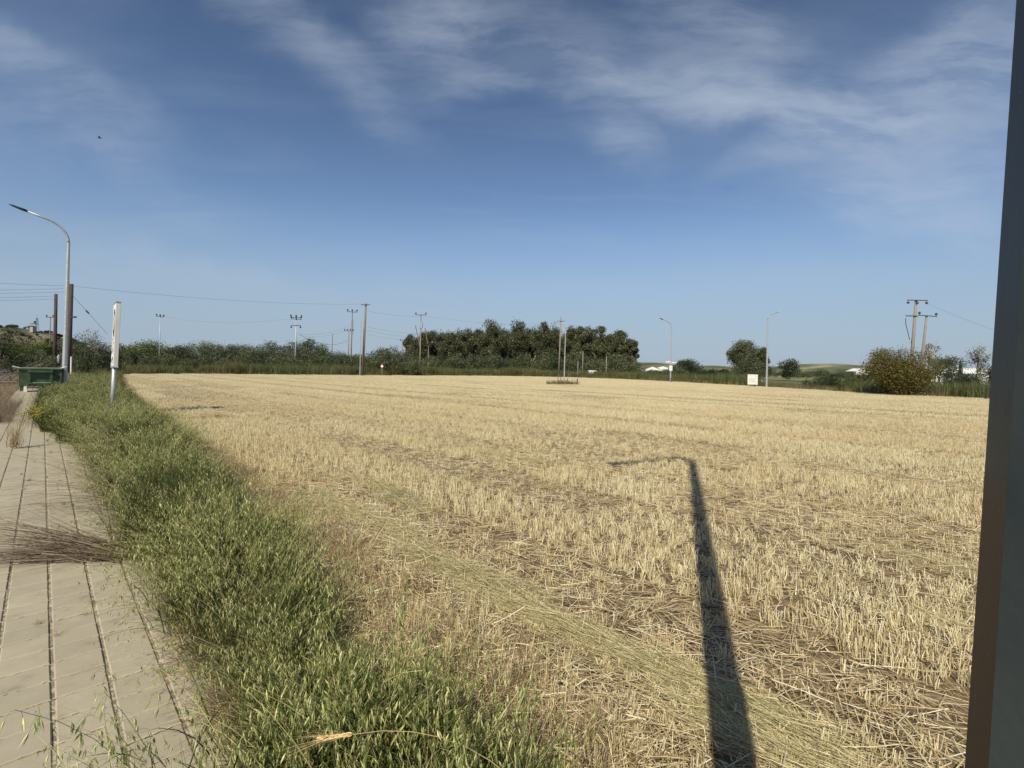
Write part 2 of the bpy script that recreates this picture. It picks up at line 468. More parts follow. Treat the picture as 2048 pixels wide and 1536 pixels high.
M_ins = mat_surf('insulator_glaze', [(.3, (.05, .035, .03)), (.7, (.10, .07, .06))], 4, .25, .0, spec=.6)
M_green = mat_surf('green_skip_paint', [(.3, (.035, .065, .035)), (.55, (.055, .095, .05)), (.75, (.10, .14, .085))], 3, .45, .1, spec=.4)
M_green_w = mat_surf('worn_pale_green', [(.3, (.35, .42, .33)), (.7, (.62, .66, .55))], 6, .6, .1)
M_black = mat_surf('black_lettering', [(.3, (.02, .02, .022)), (.7, (.04, .04, .045))], 6, .6, .0)
M_grey = mat_surf('grey_print', [(.3, (.35, .36, .38)), (.7, (.45, .46, .48))], 6, .6, .0)
M_red = mat_surf('red_paint', [(.3, (.36, .12, .10)), (.7, (.45, .16, .13))], 6, .5, .0)
M_yellow = mat_plant('yellow_petal', [(0, (.70, .55, .03)), (1, (.85, .75, .12))], .3, .5, .3)
M_stone = mat_surf('pebble', [(.3, (.2, .18, .15)), (.7, (.4, .36, .3))], 5, .9, .3)


def mat_post():
    m = bpy.data.materials.new('shade_toned_post'); m.use_nodes = True
    nt = m.node_tree; nt.nodes.clear(); N, L = nt.nodes.new, nt.links.new
    tc = N('ShaderNodeTexCoord')
    n1 = N('ShaderNodeTexNoise'); n1.inputs['Scale'].default_value = 6; n1.inputs['Detail'].default_value = 6; L(tc.outputs['Object'], n1.inputs[0])
    c = ramp(nt, [(.3, (.030, .040, .042)), (.5, (.045, .056, .056)), (.7, (.065, .075, .070))], n1.outputs['Fac'])  # base tone darkened to stand in for shade from whoever holds the camera
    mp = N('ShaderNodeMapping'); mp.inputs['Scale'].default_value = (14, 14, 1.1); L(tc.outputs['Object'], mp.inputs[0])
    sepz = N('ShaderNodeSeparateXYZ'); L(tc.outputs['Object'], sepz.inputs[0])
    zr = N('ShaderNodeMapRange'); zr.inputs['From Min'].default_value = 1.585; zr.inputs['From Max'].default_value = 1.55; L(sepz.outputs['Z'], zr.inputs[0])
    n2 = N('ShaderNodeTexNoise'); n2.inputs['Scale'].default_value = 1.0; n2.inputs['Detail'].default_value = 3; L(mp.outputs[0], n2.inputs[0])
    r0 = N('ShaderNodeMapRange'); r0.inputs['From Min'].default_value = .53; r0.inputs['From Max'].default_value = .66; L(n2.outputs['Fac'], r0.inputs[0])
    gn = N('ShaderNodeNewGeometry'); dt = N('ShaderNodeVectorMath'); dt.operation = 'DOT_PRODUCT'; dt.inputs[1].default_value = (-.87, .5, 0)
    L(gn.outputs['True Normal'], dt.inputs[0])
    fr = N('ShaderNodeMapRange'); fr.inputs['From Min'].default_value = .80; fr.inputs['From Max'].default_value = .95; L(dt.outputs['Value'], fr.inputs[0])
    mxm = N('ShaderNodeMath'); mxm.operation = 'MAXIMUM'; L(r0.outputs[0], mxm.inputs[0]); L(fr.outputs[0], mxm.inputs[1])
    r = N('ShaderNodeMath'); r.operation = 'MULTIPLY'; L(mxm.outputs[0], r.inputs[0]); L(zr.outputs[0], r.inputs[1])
    mx = N('ShaderNodeMix'); mx.data_type = 'RGBA'; L(r.outputs[0], mx.inputs[0]); L(c, mx.inputs[6]); mx.inputs[7].default_value = (.070, .036, .029, 1)  # reddish-brown reflection painted into the colour, left face and streaks low down
    v = N('ShaderNodeTexVoronoi'); v.inputs['Scale'].default_value = 42; L(tc.outputs['Object'], v.inputs[0])
    lt = N('ShaderNodeMath'); lt.operation = 'LESS_THAN'; lt.inputs[1].default_value = .055; L(v.outputs['Distance'], lt.inputs[0])
    mx2 = N('ShaderNodeMix'); mx2.data_type = 'RGBA'; L(lt.outputs[0], mx2.inputs[0]); L(mx.outputs[2], mx2.inputs[6]); mx2.inputs[7].default_value = (.16, .17, .16, 1)
    p = N('ShaderNodeBsdfPrincipled'); p.inputs['Roughness'].default_value = .55; p.inputs['Specular IOR Level'].default_value = .2
    L(mx2.outputs[2], p.inputs['Base Color'])
    n3 = N('ShaderNodeTexNoise'); n3.inputs['Scale'].default_value = 120; L(tc.outputs['Object'], n3.inputs[0])
    b = N('ShaderNodeBump'); b.inputs['Strength'].default_value = .15; b.inputs['Distance'].default_value = .002; L(n3.outputs['Fac'], b.inputs['Height']); L(b.outputs[0], p.inputs['Normal'])
    o = N('ShaderNodeOutputMaterial'); L(p.outputs[0], o.inputs[0])
    return m


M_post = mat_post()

# ------------------------------------------------------------------ scattering (geometry nodes)
_ng_cache = {}


def variant_set(key, meshes):
    col = bpy.data.collections.new(key)
    for i, me in enumerate(meshes):
        o = bpy.data.objects.new('%s_%02d' % (key, i), me)
        o['kind'] = 'stuff'
        col.objects.link(o)
    ng = bpy.data.node_groups.new('scatter_' + key, 'GeometryNodeTree')
    ng.interface.new_socket('Geometry', in_out='INPUT', socket_type='NodeSocketGeometry')
    ng.interface.new_socket('Geometry', in_out='OUTPUT', socket_type='NodeSocketGeometry')
    N, L = ng.nodes.new, ng.links.new
    gi, go = N('NodeGroupInput'), N('NodeGroupOutput')
    iop = N('GeometryNodeInstanceOnPoints')
    ci = N('GeometryNodeCollectionInfo'); ci.inputs['Collection'].default_value = col
    ci.inputs['Separate Children'].default_value = True; ci.inputs['Reset Children'].default_value = True
    iop.inputs['Pick Instance'].default_value = True
    L(gi.outputs[0], iop.inputs['Points']); L(ci.outputs[0], iop.inputs['Instance'])

    def na(name, typ):
        n = N('GeometryNodeInputNamedAttribute'); n.data_type = typ; n.inputs['Name'].default_value = name
        return n.outputs['Attribute']
    L(na('idx', 'INT'), iop.inputs['Instance Index'])
    L(na('rot', 'FLOAT_VECTOR'), iop.inputs['Rotation'])
    L(na('scl', 'FLOAT_VECTOR'), iop.inputs['Scale'])
    L(iop.outputs[0], go.inputs[0])
    _ng_cache[key] = (ng, len(meshes))


def scatter(name, key, P, rot, scl, idx=None, label=None, cat=None, parent=None):
    ng, n = _ng_cache[key]
    P = np.asarray(P, np.float32)
    me = bpy.data.meshes.new(name)
    me.vertices.add(len(P)); me.vertices.foreach_set('co', P.ravel())
    if idx is None: idx = RNG.integers(0, n, len(P))
    scl = np.asarray(scl, np.float32)
    if scl.ndim == 1: scl = np.repeat(scl[:, None], 3, 1)
    a = me.attributes.new('idx', 'INT', 'POINT'); a.data.foreach_set('value', np.asarray(idx, np.int32))
    a = me.attributes.new('rot', 'FLOAT_VECTOR', 'POINT'); a.data.foreach_set('vector', np.asarray(rot, np.float32).ravel())
    a = me.attributes.new('scl', 'FLOAT_VECTOR', 'POINT'); a.data.foreach_set('vector', scl.ravel())
    o = link(name, me, parent, label, cat, None, 'stuff')
    md = o.modifiers.new('scatter', 'NODES'); md.node_group = ng
    return o


def visible(X, Y, margin=1.0, k=1.08):
    return (Y > -0.5) & (np.abs(X) < k * Y + margin)


def zrot(n, base=0.0, spread=math.pi, tilt=0.0):
    r = np.zeros((n, 3))
    r[:, 2] = base + RNG.uniform(-spread, spread, n)
    r[:, 0] = RNG.normal(0, tilt, n); r[:, 1] = RNG.normal(0, tilt, n)
    return r


# ------------------------------------------------------------------ ground, road, pavement
def sheet(name, pts, z, mat, kind='structure'):
    V = [(x, y, z) for x, y in pts]
    me = bpy.data.meshes.new(name); me.from_pydata(V, [], [list(range(len(V)))]); me.materials.append(mat); me.update()
    return link(name, me, kind=kind)


sheet('ground', [(-4000, -1200), (4000, -1200), (4000, 5000), (-4000, 5000)], -0.20, M_earth)

# field soil with gentle relief, cut to the field's outline
def field_poly():
    left = []
    for u in [-3, 0, 5, 10, 15, 20, 30, 40, 50, 60, 70, 80]:
        w = float(wb(np.float64(u))) - 0.4
        left.append(uw(u, w))
    return left + FAR + [(60, -8), (2.5, -8)]


FP = np.array(field_poly())


def in_poly(X, Y, poly=FP):
    X = np.asarray(X); Y = np.asarray(Y)
    c = np.zeros(X.shape, bool)
    n = len(poly)
    j = n - 1
    for i in range(n):
        xi, yi = poly[i]; xj, yj = poly[j]
        with np.errstate(divide='ignore', invalid='ignore'):
            cond = ((yi > Y) != (yj > Y)) & (X < (xj - xi) * (Y - yi) / (yj - yi + 1e-12) + xi)
        c ^= cond
        j = i
    return c


def relief(X, Y):
    return 0.012 * np.sin(X * 2.1 + 1.3 * np.sin(Y * 1.3)) + 0.012 * np.sin(Y * 2.9 + np.sin(X * 1.7))


sheet('field_soil', [tuple(p) for p in FP], -0.012, M_soil)
# verge soil
vp = [uw(-4, .72)] + [uw(70, .72)] + [uw(80, 8)] + [uw(u, float(wb(np.float64(u))) + 1.0) for u in (60, 40, 20, 10, 0, -4)]
sheet('verge_soil', vp, -0.03, M_soil)
sheet('left_verge_soil', [uw(-2, -2.1), uw(120, -2.1), uw(120, -1.05), uw(-2, -1.05)], -0.028, M_soil)
sheet('pavement_bed', [uw(-2, -1.06), uw(72, -1.06), uw(72, .74), uw(-2, .74)], -0.009, M_bed)
sheet('road', [uw(-5, -9.5), uw(160, -9.5), uw(160, -2.22), uw(-5, -2.22)], -0.14, M_asph)
kg = G()
for i in range(80):
    u0 = -2 + i * 1.0
    x, y = uw(u0 + .5, -2.16)
    kg.box((x, y, -.07), (.985, .14, .15), ROT_U)
link('kerb', kg.mesh('kerb', [M_kerb]), kind='structure')

# paving slabs
pav = bpy.data.objects.new('pavement', None); SC.collection.objects.link(pav); pav['kind'] = 'structure'


def slab_mesh():
    g = G(); a, b, h, c = .204 / 2, .191 / 2, .03, .006
    V = [(-a, -b, -h), (a, -b, -h), (a, b, -h), (-a, b, -h), (-a, -b, -c), (a, -b, -c), (a, b, -c), (-a, b, -c),
         (-a + c, -b + c, 0), (a - c, -b + c, 0), (a - c, b - c, 0), (-a + c, b - c, 0)]
    g.add(V, F4=[(0, 1, 5, 4), (1, 2, 6, 5), (2, 3, 7, 6), (3, 0, 4, 7), (4, 5, 9, 8), (5, 6, 10, 9), (6, 7, 11, 10), (7, 4, 8, 11), (8, 9, 10, 11)])
    return g.mesh('paving_slab', [M_slab])


SLAB = slab_mesh()
cells = []
W0 = 0.061 - 0.218 * 5
for k in range(8):
    for i in range(-2, 290):
        w = W0 + 0.218 * (k + .5); u = 0.199 * i + (0.0 if k % 2 == 0 else 0.0)
        x, y = uw(u, w)
        if y < 0.6 or abs(x) > 1.08 * y + .3: continue
        cells.append((math.hypot(x, y), x, y, u, w))
cells.sort()
near, far_ = cells[:300], cells[300:]
for d_, x, y, u, w in near:
    o = bpy.data.objects.new('paving_slab', SLAB); SC.collection.objects.link(o); o.parent = pav
    o.location = (x, y, random.uniform(-.003, .002)); o.rotation_euler = (random.gauss(0, .004), random.gauss(0, .004), ROT_U + R(90) + random.gauss(0, .006))
Fs = np.array([v.co for v in SLAB.vertices]); fq = np.array([list(p.vertices) for p in SLAB.polygons])
gf = G()
cr, sr = math.cos(ROT_U + R(90)), math.sin(ROT_U + R(90))
for d_, x, y, u, w in far_:
    v = Fs.copy(); v2 = v.copy(); v2[:, 0] = v[:, 0] * cr - v[:, 1] * sr + x; v2[:, 1] = v[:, 0] * sr + v[:, 1] * cr + y; v2[:, 2] += random.uniform(-.003, .002)
    gf.add(v2, F4=fq)
link('paving_slab_far', gf.mesh('paving_slab_far', [M_slab]), parent=pav, kind='stuff')

# ------------------------------------------------------------------ hills and far country
def hill(name, cx, cy, lx, ly, h, mat, seed=0, nx=48, ny=20, rz=0.0):
    rg = np.random.default_rng(seed)
    xs = np.linspace(-1, 1, nx); ys = np.linspace(-1, 1, ny)
    X, Yy = np.meshgrid(xs, ys, indexing='ij')
    H = h * np.exp(-(X ** 2) * 3.2) * np.exp(-(Yy ** 2) * 3.2) - h * .045
    for k in range(1, 5):
        ph = rg.uniform(0, 6.28, 4)
        H += h * .05 / k * np.sin(X * 5 * k + ph[0] + Yy * 2) * np.cos(Yy * 4 * k + ph[1])
    V = np.stack([X * lx, Yy * ly, H - .3], 2).reshape(-1, 3)
    V[:, 0], V[:, 1] = V[:, 0] * math.cos(rz) - V[:, 1] * math.sin(rz) + cx, V[:, 0] * math.sin(rz) + V[:, 1] * math.cos(rz) + cy
    i = (np.arange(nx - 1)[:, None] * ny + np.arange(ny - 1)[None, :]).ravel()
    F = np.stack([i, i + ny, i + ny + 1, i + 1], 1)
    return link(name, mesh_from(name, V, None, F, [mat], smooth=True), kind='structure')


p = at(30, 740, 420); hill('hills', p.x, p.y, 110, 90, 31, M_hill, 1)
p = at(1650, 740, 900); hill('hills', p.x, p.y, 260, 160, 24, M_hill2, 2)
p = at(1290, 740, 700); hill('hills', p.x, p.y, 150, 100, 16, M_hill2, 3)
p = at(1430, 740, 800); hill('hills', p.x, p.y, 160, 90, 14, M_hill2, 4)
p = at(1950, 740, 800); hill('hills', p.x, p.y, 250, 120, 17, M_hill2, 5)
p = at(700, 740, 1400); hill('hills', p.x, p.y, 900, 200, 22, M_hill2, 6)
# pale green field strip beyond the right hand road
sheet('far_crop_field', [(75, 115), (190, 190), (300, 420), (90, 330)], -.05, mat_surf('crop', [(.3, (.12, .15, .05)), (.7, (.24, .25, .10))], .05, .9, 0, coords='World'))

# ------------------------------------------------------------------ stubble field
def stubble_patch(kind, seed, size=1.0, lod=0):
    rg = np.random.default_rng(seed)
    g = G()
    rows = 6 if kind == 'stand' else 5
    h0 = {'stand': .125, 'low': .085, 'swath': .07}[kind]
    for r in range(rows):
        y = -size / 2 + (r + .5) * size / rows * .96
        if kind == 'low' and rg.random() < .2: continue
        ncl = {'stand': 23, 'low': 13, 'swath': 7}[kind]
        nst = 7 if lod == 0 else 5
        cx = rg.uniform(-size / 2, size / 2, ncl)
        px = np.repeat(cx, nst) + rg.normal(0, .016, ncl * nst)
        py = np.repeat(y + rg.normal(0, .02, ncl), nst) + rg.normal(0, .014, ncl * nst)
        n = len(px)
        P = np.stack([px, py, np.full(n, -.01)], 1)
        L = h0 * np.repeat(rg.uniform(.6, 1.2, ncl), nst) * rg.uniform(.5, 1.3, n)
        az = rg.uniform(0, 6.28, n); th = np.abs(rg.normal(0, .22, n)); kap = rg.normal(0, .15, n)
        C = curves(P, az, th, kap, L, 1 if lod else 2)
        if lod == 0: tubes3(g, C, rg.uniform(.0016, .0028, n), 0)
        else: ribbons(g, C, rg.uniform(.006, .010, n), rg.uniform(0, 6.28, n), 0, taper=6)
    # leaf shreds standing and curling at the stubble's foot
    n = {'stand': 170, 'low': 110, 'swath': 60}[kind] // (1 + lod)
    P = np.stack([rg.uniform(-.5, .5, n) * size, rg.uniform(-.5, .5, n) * size, np.full(n, 0.0)], 1)
    az = rg.uniform(0, 6.28, n)
    ribbons(g, curves(P, az, rg.uniform(.3, 1.3, n), rg.uniform(.2, 1.6, n), rg.uniform(.05, .15, n), 3), rg.uniform(.004, .008, n) * (1 + lod * .5), az, 1)
    # lying straw
    n = {'stand': 300, 'low': 620, 'swath': 760}[kind] // (1 + lod)
    zt = {'stand': .03, 'low': .045, 'swath': .10}[kind]
    wy = .5 if kind != 'swath' else .42
    P = np.stack([rg.uniform(-.5, .5, n) * size, np.clip(rg.normal(0, wy * .5, n), -.6, .6) * size if kind == 'swath' else rg.uniform(-.5, .5, n) * size, np.zeros(n)], 1)
    hz = zt * (np.exp(-(P[:, 1] / .25) ** 2) if kind == 'swath' else 1.0)
    P[:, 2] = .006 + rg.uniform(0, 1, n) ** 1.3 * hz
    az = rg.uniform(0, 6.28, n) if kind != 'swath' else np.where(rg.random(n) < .5, 0, math.pi) + rg.normal(0, .62, n)
    L = rg.uniform(.05, .28 if kind != 'swath' else .32, n)
    C = curves(P, az, math.pi / 2 + rg.normal(0, .10 if kind != 'swath' else .16, n), rg.normal(0, .10 if kind != 'swath' else .22, n), L, 2)
    C[:, :, 2] = np.maximum(C[:, :, 2], .004)
    mat = 2 if kind == 'swath' else 1
    k = n * 3 // 5
    if lod == 0:
        tubes3(g, C[:k], rg.uniform(.0012, .0026, k), mat)
        ribbons(g, C[k:], rg.uniform(.003, .008, n - k), rg.uniform(0, 6.28, n - k), 0 if kind != 'swath' else 2, taper=3)
    else:
        ribbons(g, C, rg.uniform(.006, .012, n), rg.uniform(0, 6.28, n), mat, taper=4)
    # chaff
    n = 260 if lod == 0 else 60
    P = np.stack([rg.uniform(-.5, .5, n), rg.uniform(-.5, .5, n), rg.uniform(.002, .012, n)], 1)
    C = curves(P, rg.uniform(0, 6.28, n), math.pi / 2 + rg.normal(0, .2, n), np.zeros(n), rg.uniform(.01, .04, n), 1)
    ribbons(g, C, rg.uniform(.003, .007, n), rg.uniform(0, 6.28, n), 1, taper=4)
    return g.mesh('stubble_patch', [M_straw, M_straw_low, M_swath])


variant_set('stubble_near', [stubble_patch('stand', s) for s in (1, 2, 3, 4)] + [stubble_patch('low', s) for s in (5, 6, 7)])
variant_set('stubble_far', [stubble_patch('stand', s, 1.0, 1) for s in (11, 12, 13)] + [stubble_patch('low', s, 1.0, 1) for s in (14, 15)])
variant_set('swath_near', [stubble_patch('swath', s) for s in (21, 22, 23)])


def noise2(x, y, seed=0):
    """cheap smooth value noise"""
    rg = np.random.default_rng(seed); T = rg.random((64, 64))
    xi = np.floor(x).astype(int); yi = np.floor(y).astype(int)
    fx = x - xi; fy = y - yi; fx = fx * fx * (3 - 2 * fx); fy = fy * fy * (3 - 2 * fy)
    a = T[xi % 64, yi % 64]; b = T[(xi + 1) % 64, yi % 64]; c = T[xi % 64, (yi + 1) % 64]; d = T[(xi + 1) % 64, (yi + 1) % 64]
    return (a * (1 - fx) + b * fx) * (1 - fy) + (c * (1 - fx) + d * fx) * fy


u_, w_ = np.meshgrid(np.arange(-70, 130) * 1.0 * .97, np.arange(0, 130) * 1.0 * 1.0 + 1.9, indexing='ij')
u_ = u_.ravel() + RNG.uniform(-.05, .05, u_.size); w_ = w_.ravel()
X, Y = u_ * D[0] + w_ * NN[0], u_ * D[1] + w_ * NN[1]
ok = in_poly(X, Y) & visible(X, Y, 1.5, 1.12) & (w_ > wb(u_) - .1) & (Y > .8)
# worn paths along the rows where little stubble stands, and a thin patchiness
lane = np.abs(((w_ - 1.9) % 11) - 5) < .1
pat = noise2(u_ * .16, w_ * .8, 3)
u_, w_, X, Y, lane, pat = (a[ok] for a in (u_, w_, X, Y, lane, pat))
near_m = np.hypot(X, Y) < 26
for nm, key, sel, ns, nl in (('stubble', 'stubble_near', near_m, 4, 3), ('stubble_distant', 'stubble_far', ~near_m, 3, 2)):
    n = sel.sum()
    low = (lane[sel] | (pat[sel] > (.66 if key == 'stubble_near' else .75)) | ((np.round(w_[sel] - 1.9).astype(int) % 4 == 0) & (noise2(u_[sel] * .09, w_[sel] * .9, 12) > .30)))
    idx = np.where(low, ns + RNG.integers(0, nl, n), RNG.integers(0, ns, n))
    rot = np.zeros((n, 3)); rot[:, 2] = ROT_U + np.where(RNG.random(n) < .5, 0, math.pi) + RNG.normal(0, .02, n)
    P = np.stack([X[sel], Y[sel], relief(X[sel], Y[sel]) * .3], 1)
    sz = RNG.uniform(.9, 1.05, n) * (.78 + .3 * noise2(u_[sel] * .2 + 9, w_[sel] * .5, 5)) * np.where(np.round(w_[sel] - 1.9).astype(int) % 3 == 0, .62, 1.0)
    sc_ = np.stack([np.full(n, 1.03), np.full(n, 1.0), sz], 1)
    scatter(nm, key, P, rot, sc_, idx, label=None)

# lodged straw between verge and stubble
mu, mw = np.meshgrid(np.arange(-3, 14, .5), np.arange(1.15, 2.3, .45), indexing='ij'); mu = mu.ravel(); mw = mw.ravel() + .05 * mu.clip(0, 99)
mx_, my_ = mu * D[0] + mw * NN[0], mu * D[1] + mw * NN[1]; k = visible(mx_, my_, 1.2) & (my_ > .5) & (mw < wb(mu) + .1)
mx_, my_ = mx_[k], my_[k]
scatter('lodged_straw', 'stubble_near', np.stack([mx_, my_, np.full(len(mx_), .0)], 1), zrot(len(mx_), tilt=.03), np.stack([np.full(len(mx_), .75), np.full(len(mx_), .75), RNG.uniform(.9, 1.8, len(mx_))], 1), idx=4 + RNG.integers(0, 3, len(mx_)))

# rows of cut grass left lying along the rows
def swath(w0, u0, u1, scale, wid=1.0, jit=.05):
    u = np.arange(u0, u1, .45); w = w0 + RNG.normal(0, jit, len(u)) + .06 * np.sin(u * 1.3)
    x, y = u * D[0] + w * NN[0], u * D[1] + w * NN[1]
    k = visible(x, y, 1.5) & (y > .6) & (RNG.random(len(u)) > .12)
    return x[k], y[k], np.full(k.sum(), scale), np.full(k.sum(), wid)


parts_ = [swath(2.50, -3, 6.2, .45, .5, .08), swath(2.40, -1, 3.0, .4, .35, .10), swath(4.35, -3.2, .2, .5, .4), swath(5.7, -7, 1.0, .35, .4),
          swath(3.3, 4.3, 7.2, .5, .6, .1), swath(6.3, 6, 10, .3, .8, .1), swath(2.95, -2.2, -.2, .5, .5)]
x = np.concatenate([a[0] for a in parts_]); y = np.concatenate([a[1] for a in parts_]); s = np.concatenate([a[2] for a in parts_]); wd = np.concatenate([a[3] for a in parts_])
rot = np.zeros((len(x), 3)); rot[:, 2] = ROT_U + RNG.normal(0, .12, len(x)) + np.where(RNG.random(len(x)) < .5, 0, math.pi)
scatter('cut_grass_rows', 'swath_near', np.stack([x, y, np.full(len(x), .02)], 1), rot, np.stack([np.full(len(x), 1.0), wd, s], 1))

# ------------------------------------------------------------------ verge plants
def oat_plant(seed, n_stem=3, h=(.55, .85), nspk=(7, 14), lean=.25, ripe=0.0, direct=False):
    rg = np.random.default_rng(seed); g = G()
    n = n_stem
    P = np.stack([rg.normal(0, .02, n), rg.normal(0, .02, n), np.zeros(n)], 1)
    az = rg.normal(0, .55, n) if direct else rg.uniform(0, 6.28, n)
    L = rg.uniform(*h, n); S = 7
    C = curves(P, az, np.abs(rg.normal(lean * .4, lean * .4, n)), rg.uniform(.4, 1.2, n), L, S)
    tubes3(g, C, rg.uniform(.0011, .0017, n), 1, .5)
    # leaves from the stem
    pl = []
    for s_ in range(n):
        for k in range(4): pl.append(C[s_, min(S, k)])
    pl = np.array(pl); m = len(pl); aa = rg.uniform(0, 6.28, m)
    ribbons(g, curves(pl, aa, rg.uniform(.2, .7, m), rg.uniform(.5, 1.9, m), rg.uniform(.18, .38, m), 5), rg.uniform(.005, .010, m), aa, 0, twist=rg.normal(0, .7, m))
    # panicles
    A, B = [], []
    for s_ in range(n):
        k = rg.integers(*nspk)
        t = rg.uniform(.56, 1.0, k) * S
        i = np.minimum(t.astype(int), S - 1); f = t - i
        q = C[s_, i] * (1 - f)[:, None] + C[s_, i + 1] * f[:, None]
        d = rg.uniform(0, 6.28, k); r = rg.uniform(.012, .06, k) * (1.35 - t / S)
        e = q + np.stack([np.cos(d) * r * 1.6, np.sin(d) * r * 1.6, rg.uniform(-.035, .012, k)], 1)
        A.append(q); B.append(e)
    A = np.vstack(A); B = np.vstack(B)
    mid = (A + B) / 2 + np.array([0, 0, .008])
    tubes3(g, np.stack([A, mid, B], 1), np.full(len(A), .0005), 1)
    dv = np.stack([rg.normal(0, .28, len(B)), rg.normal(0, .28, len(B)), -np.ones(len(B))], 1)
    spikelets(g, B, dv, rg.uniform(.028, .044, len(B)), rg.uniform(.005, .009, len(B)), 3 if ripe else 2)
    # awns
    k = len(B); D2 = dv / np.linalg.norm(dv, axis=1, keepdims=True)
    ribbons(g, np.stack([B + D2 * .018, B + D2 * .034, B + D2 * .05 + rg.normal(0, .006, (k, 3))], 1), np.full(k, .0011), rg.uniform(0, 6.28, k), 1)
    return g.mesh('wild_oat', [M_leaf, M_stem, M_spk, M_barley])


def tuft(seed, n, h, th, kap, w, mats, spread=.05, ns=5, m=0, name='grass_tuft'):
    rg = np.random.default_rng(seed); g = G()
    P = np.stack([rg.normal(0, spread, n), rg.normal(0, spread, n), np.zeros(n)], 1)
    az = rg.uniform(0, 6.28, n)
    C = curves(P, az, np.abs(rg.normal(0, th, n)), rg.uniform(kap[0], kap[1], n), rg.uniform(h[0], h[1], n), ns)
    ribbons(g, C, rg.uniform(w[0], w[1], n), az, 0, twist=rg.normal(0, .6, n))
    return g.mesh(name, mats)


variant_set('oat', [oat_plant(s, n_stem=4 if s % 2 else 3) for s in range(31, 39)])
variant_set('oat_lean', [oat_plant(s, n_stem=2 + s % 2, h=(.65, 1.0), lean=1.0, nspk=(9, 16), direct=True) for s in range(41, 47)])
variant_set('green_tuft', [tuft(s, 70, (.25, .55), .3, (.2, 1.5), (.003, .007), [M_leaf]) for s in range(51, 56)])
variant_set('dry_tuft', [tuft(s, 60, (.15, .38), .45, (.2, 1.5), (.0025, .006), [M_dry]) for s in range(61, 65)])
variant_set('purple_tuft', [tuft(s, 50, (.35, .65), .3, (.2, 1.2), (.002, .0035), [M_purple]) for s in range(66, 69)])


def along(n, u0, u1, w0, w1, power=1.0):
    t = RNG.random(n) ** power
    u = u0 + (u1 - u0) * t
    a = w0(u) if callable(w0) else w0; b = w1(u) if callable(w1) else w1
    w = a + (b - a) * RNG.random(n)
    x, y = u * D[0] + w * NN[0], u * D[1] + w * NN[1]
    k = visible(x, y, .8) & (np.hypot(x, y) > .95)
    return x[k], y[k], u[k], w[k]


EDGE = lambda u: np.minimum(wb(u) - .1, 1.02 + .065 * np.maximum(u, 0) + .0004 * u * u) + .12 * np.sin(u * 1.9) + .10 * np.sin(u * 4.3 + 1)
LEFT = lambda u: np.where(u < 1.6, .60, .72) + .06 * np.sin(u * 3.1) - .85 * np.clip((u - 11) / 7, 0, 1) + .15 * np.clip((u - 20) / 10, 0, 1)
# the thick verge: dense oats near, thinning in count with distance
for nm, n, u0, u1, h in (('wild_oats', 850, -.6, 5, 1.05), ('wild_oats_middle', 2300, 5, 16, .98), ('wild_oats_distant', 3800, 16, 62, .9)):
    x, y, u, w = along(n, u0, u1, LEFT, EDGE)
    e = EDGE(u); mid = np.clip(np.minimum(w - LEFT(u), e - w) * 2.2, 0, 1)
    s = h * RNG.uniform(.65, 1.1, len(x)) * (.62 + .38 * mid) * (.55 + .85 * noise2(u * 1.3, w * 2.2, 8))
    scatter(nm, 'oat', np.stack([x, y, np.full(len(x), -.03)], 1), zrot(len(x), tilt=.24), s)
for nm, n, u0, u1, h in (('verge_grass', 1300, -.6, 5, .85), ('verge_grass_middle', 2400, 5, 16, 1.05), ('verge_grass_distant', 4200, 16, 64, 1.05)):
    x, y, u, w = along(n, u0, u1, LEFT, EDGE)
    s = h * RNG.uniform(.6, 1.15, len(x)) * (.8 + .4 * noise2(u * .8 + 4, w * 1.5, 9))
    scatter(nm, 'green_tuft', np.stack([x, y, np.full(len(x), -.03)], 1), zrot(len(x), tilt=.15), s)
# dry margin between verge and stubble, and dry wisps among the green
x1, y1, u1_, w1_ = along(950, -1.5, 12, lambda u: EDGE(u) - .35, lambda u: wb(u) + .35)
x2, y2, _, _ = along(800, -.5, 12, .7, EDGE)
x3, y3, _, _ = along(900, 12, 60, lambda u: EDGE(u) - .5, lambda u: EDGE(u) + .3)
x = np.concatenate([x1, x2, x3]); y = np.concatenate([y1, y2, y3])
scatter('dry_margin_grass', 'dry_tuft', np.stack([x, y, np.full(len(x), -.01)], 1), zrot(len(x), tilt=.75), RNG.uniform(.4, 1.1, len(x)))
# oats leaning out over the paving on one side and over the stubble on the other
AZL = math.atan2(-NN[1], -NN[0])
x, y, u, w = along(420, -.3, 13, lambda u: LEFT(u) - .06, lambda u: LEFT(u) + .22)
r_ = zrot(len(x), AZL + .3, .8, .1)
scatter('oats_over_paving', 'oat_lean', np.stack([x, y, np.full(len(x), -.02)], 1), r_, RNG.uniform(.5, .85, len(x)))
x, y, u, w = along(260, .3, 16, lambda u: EDGE(u) - .30, lambda u: EDGE(u) + .02)
scatter('oats_over_stubble', 'oat_lean', np.stack([x, y, np.full(len(x), -.02)], 1), zrot(len(x), AZL + math.pi, .9, .1), RNG.uniform(.6, 1.0, len(x)))
x, y, u, w = along(120, .7, 2.0, lambda u: -.06 + u * .10, lambda u: .60 + 0 * u)
scatter('leaning_oats', 'oat_lean', np.stack([x, y, np.full(len(x), -.02)], 1), zrot(len(x), AZL + .35, .9, .1), RNG.uniform(.6, 1.05, len(x)) * np.clip(.6 + w, .65, 1))
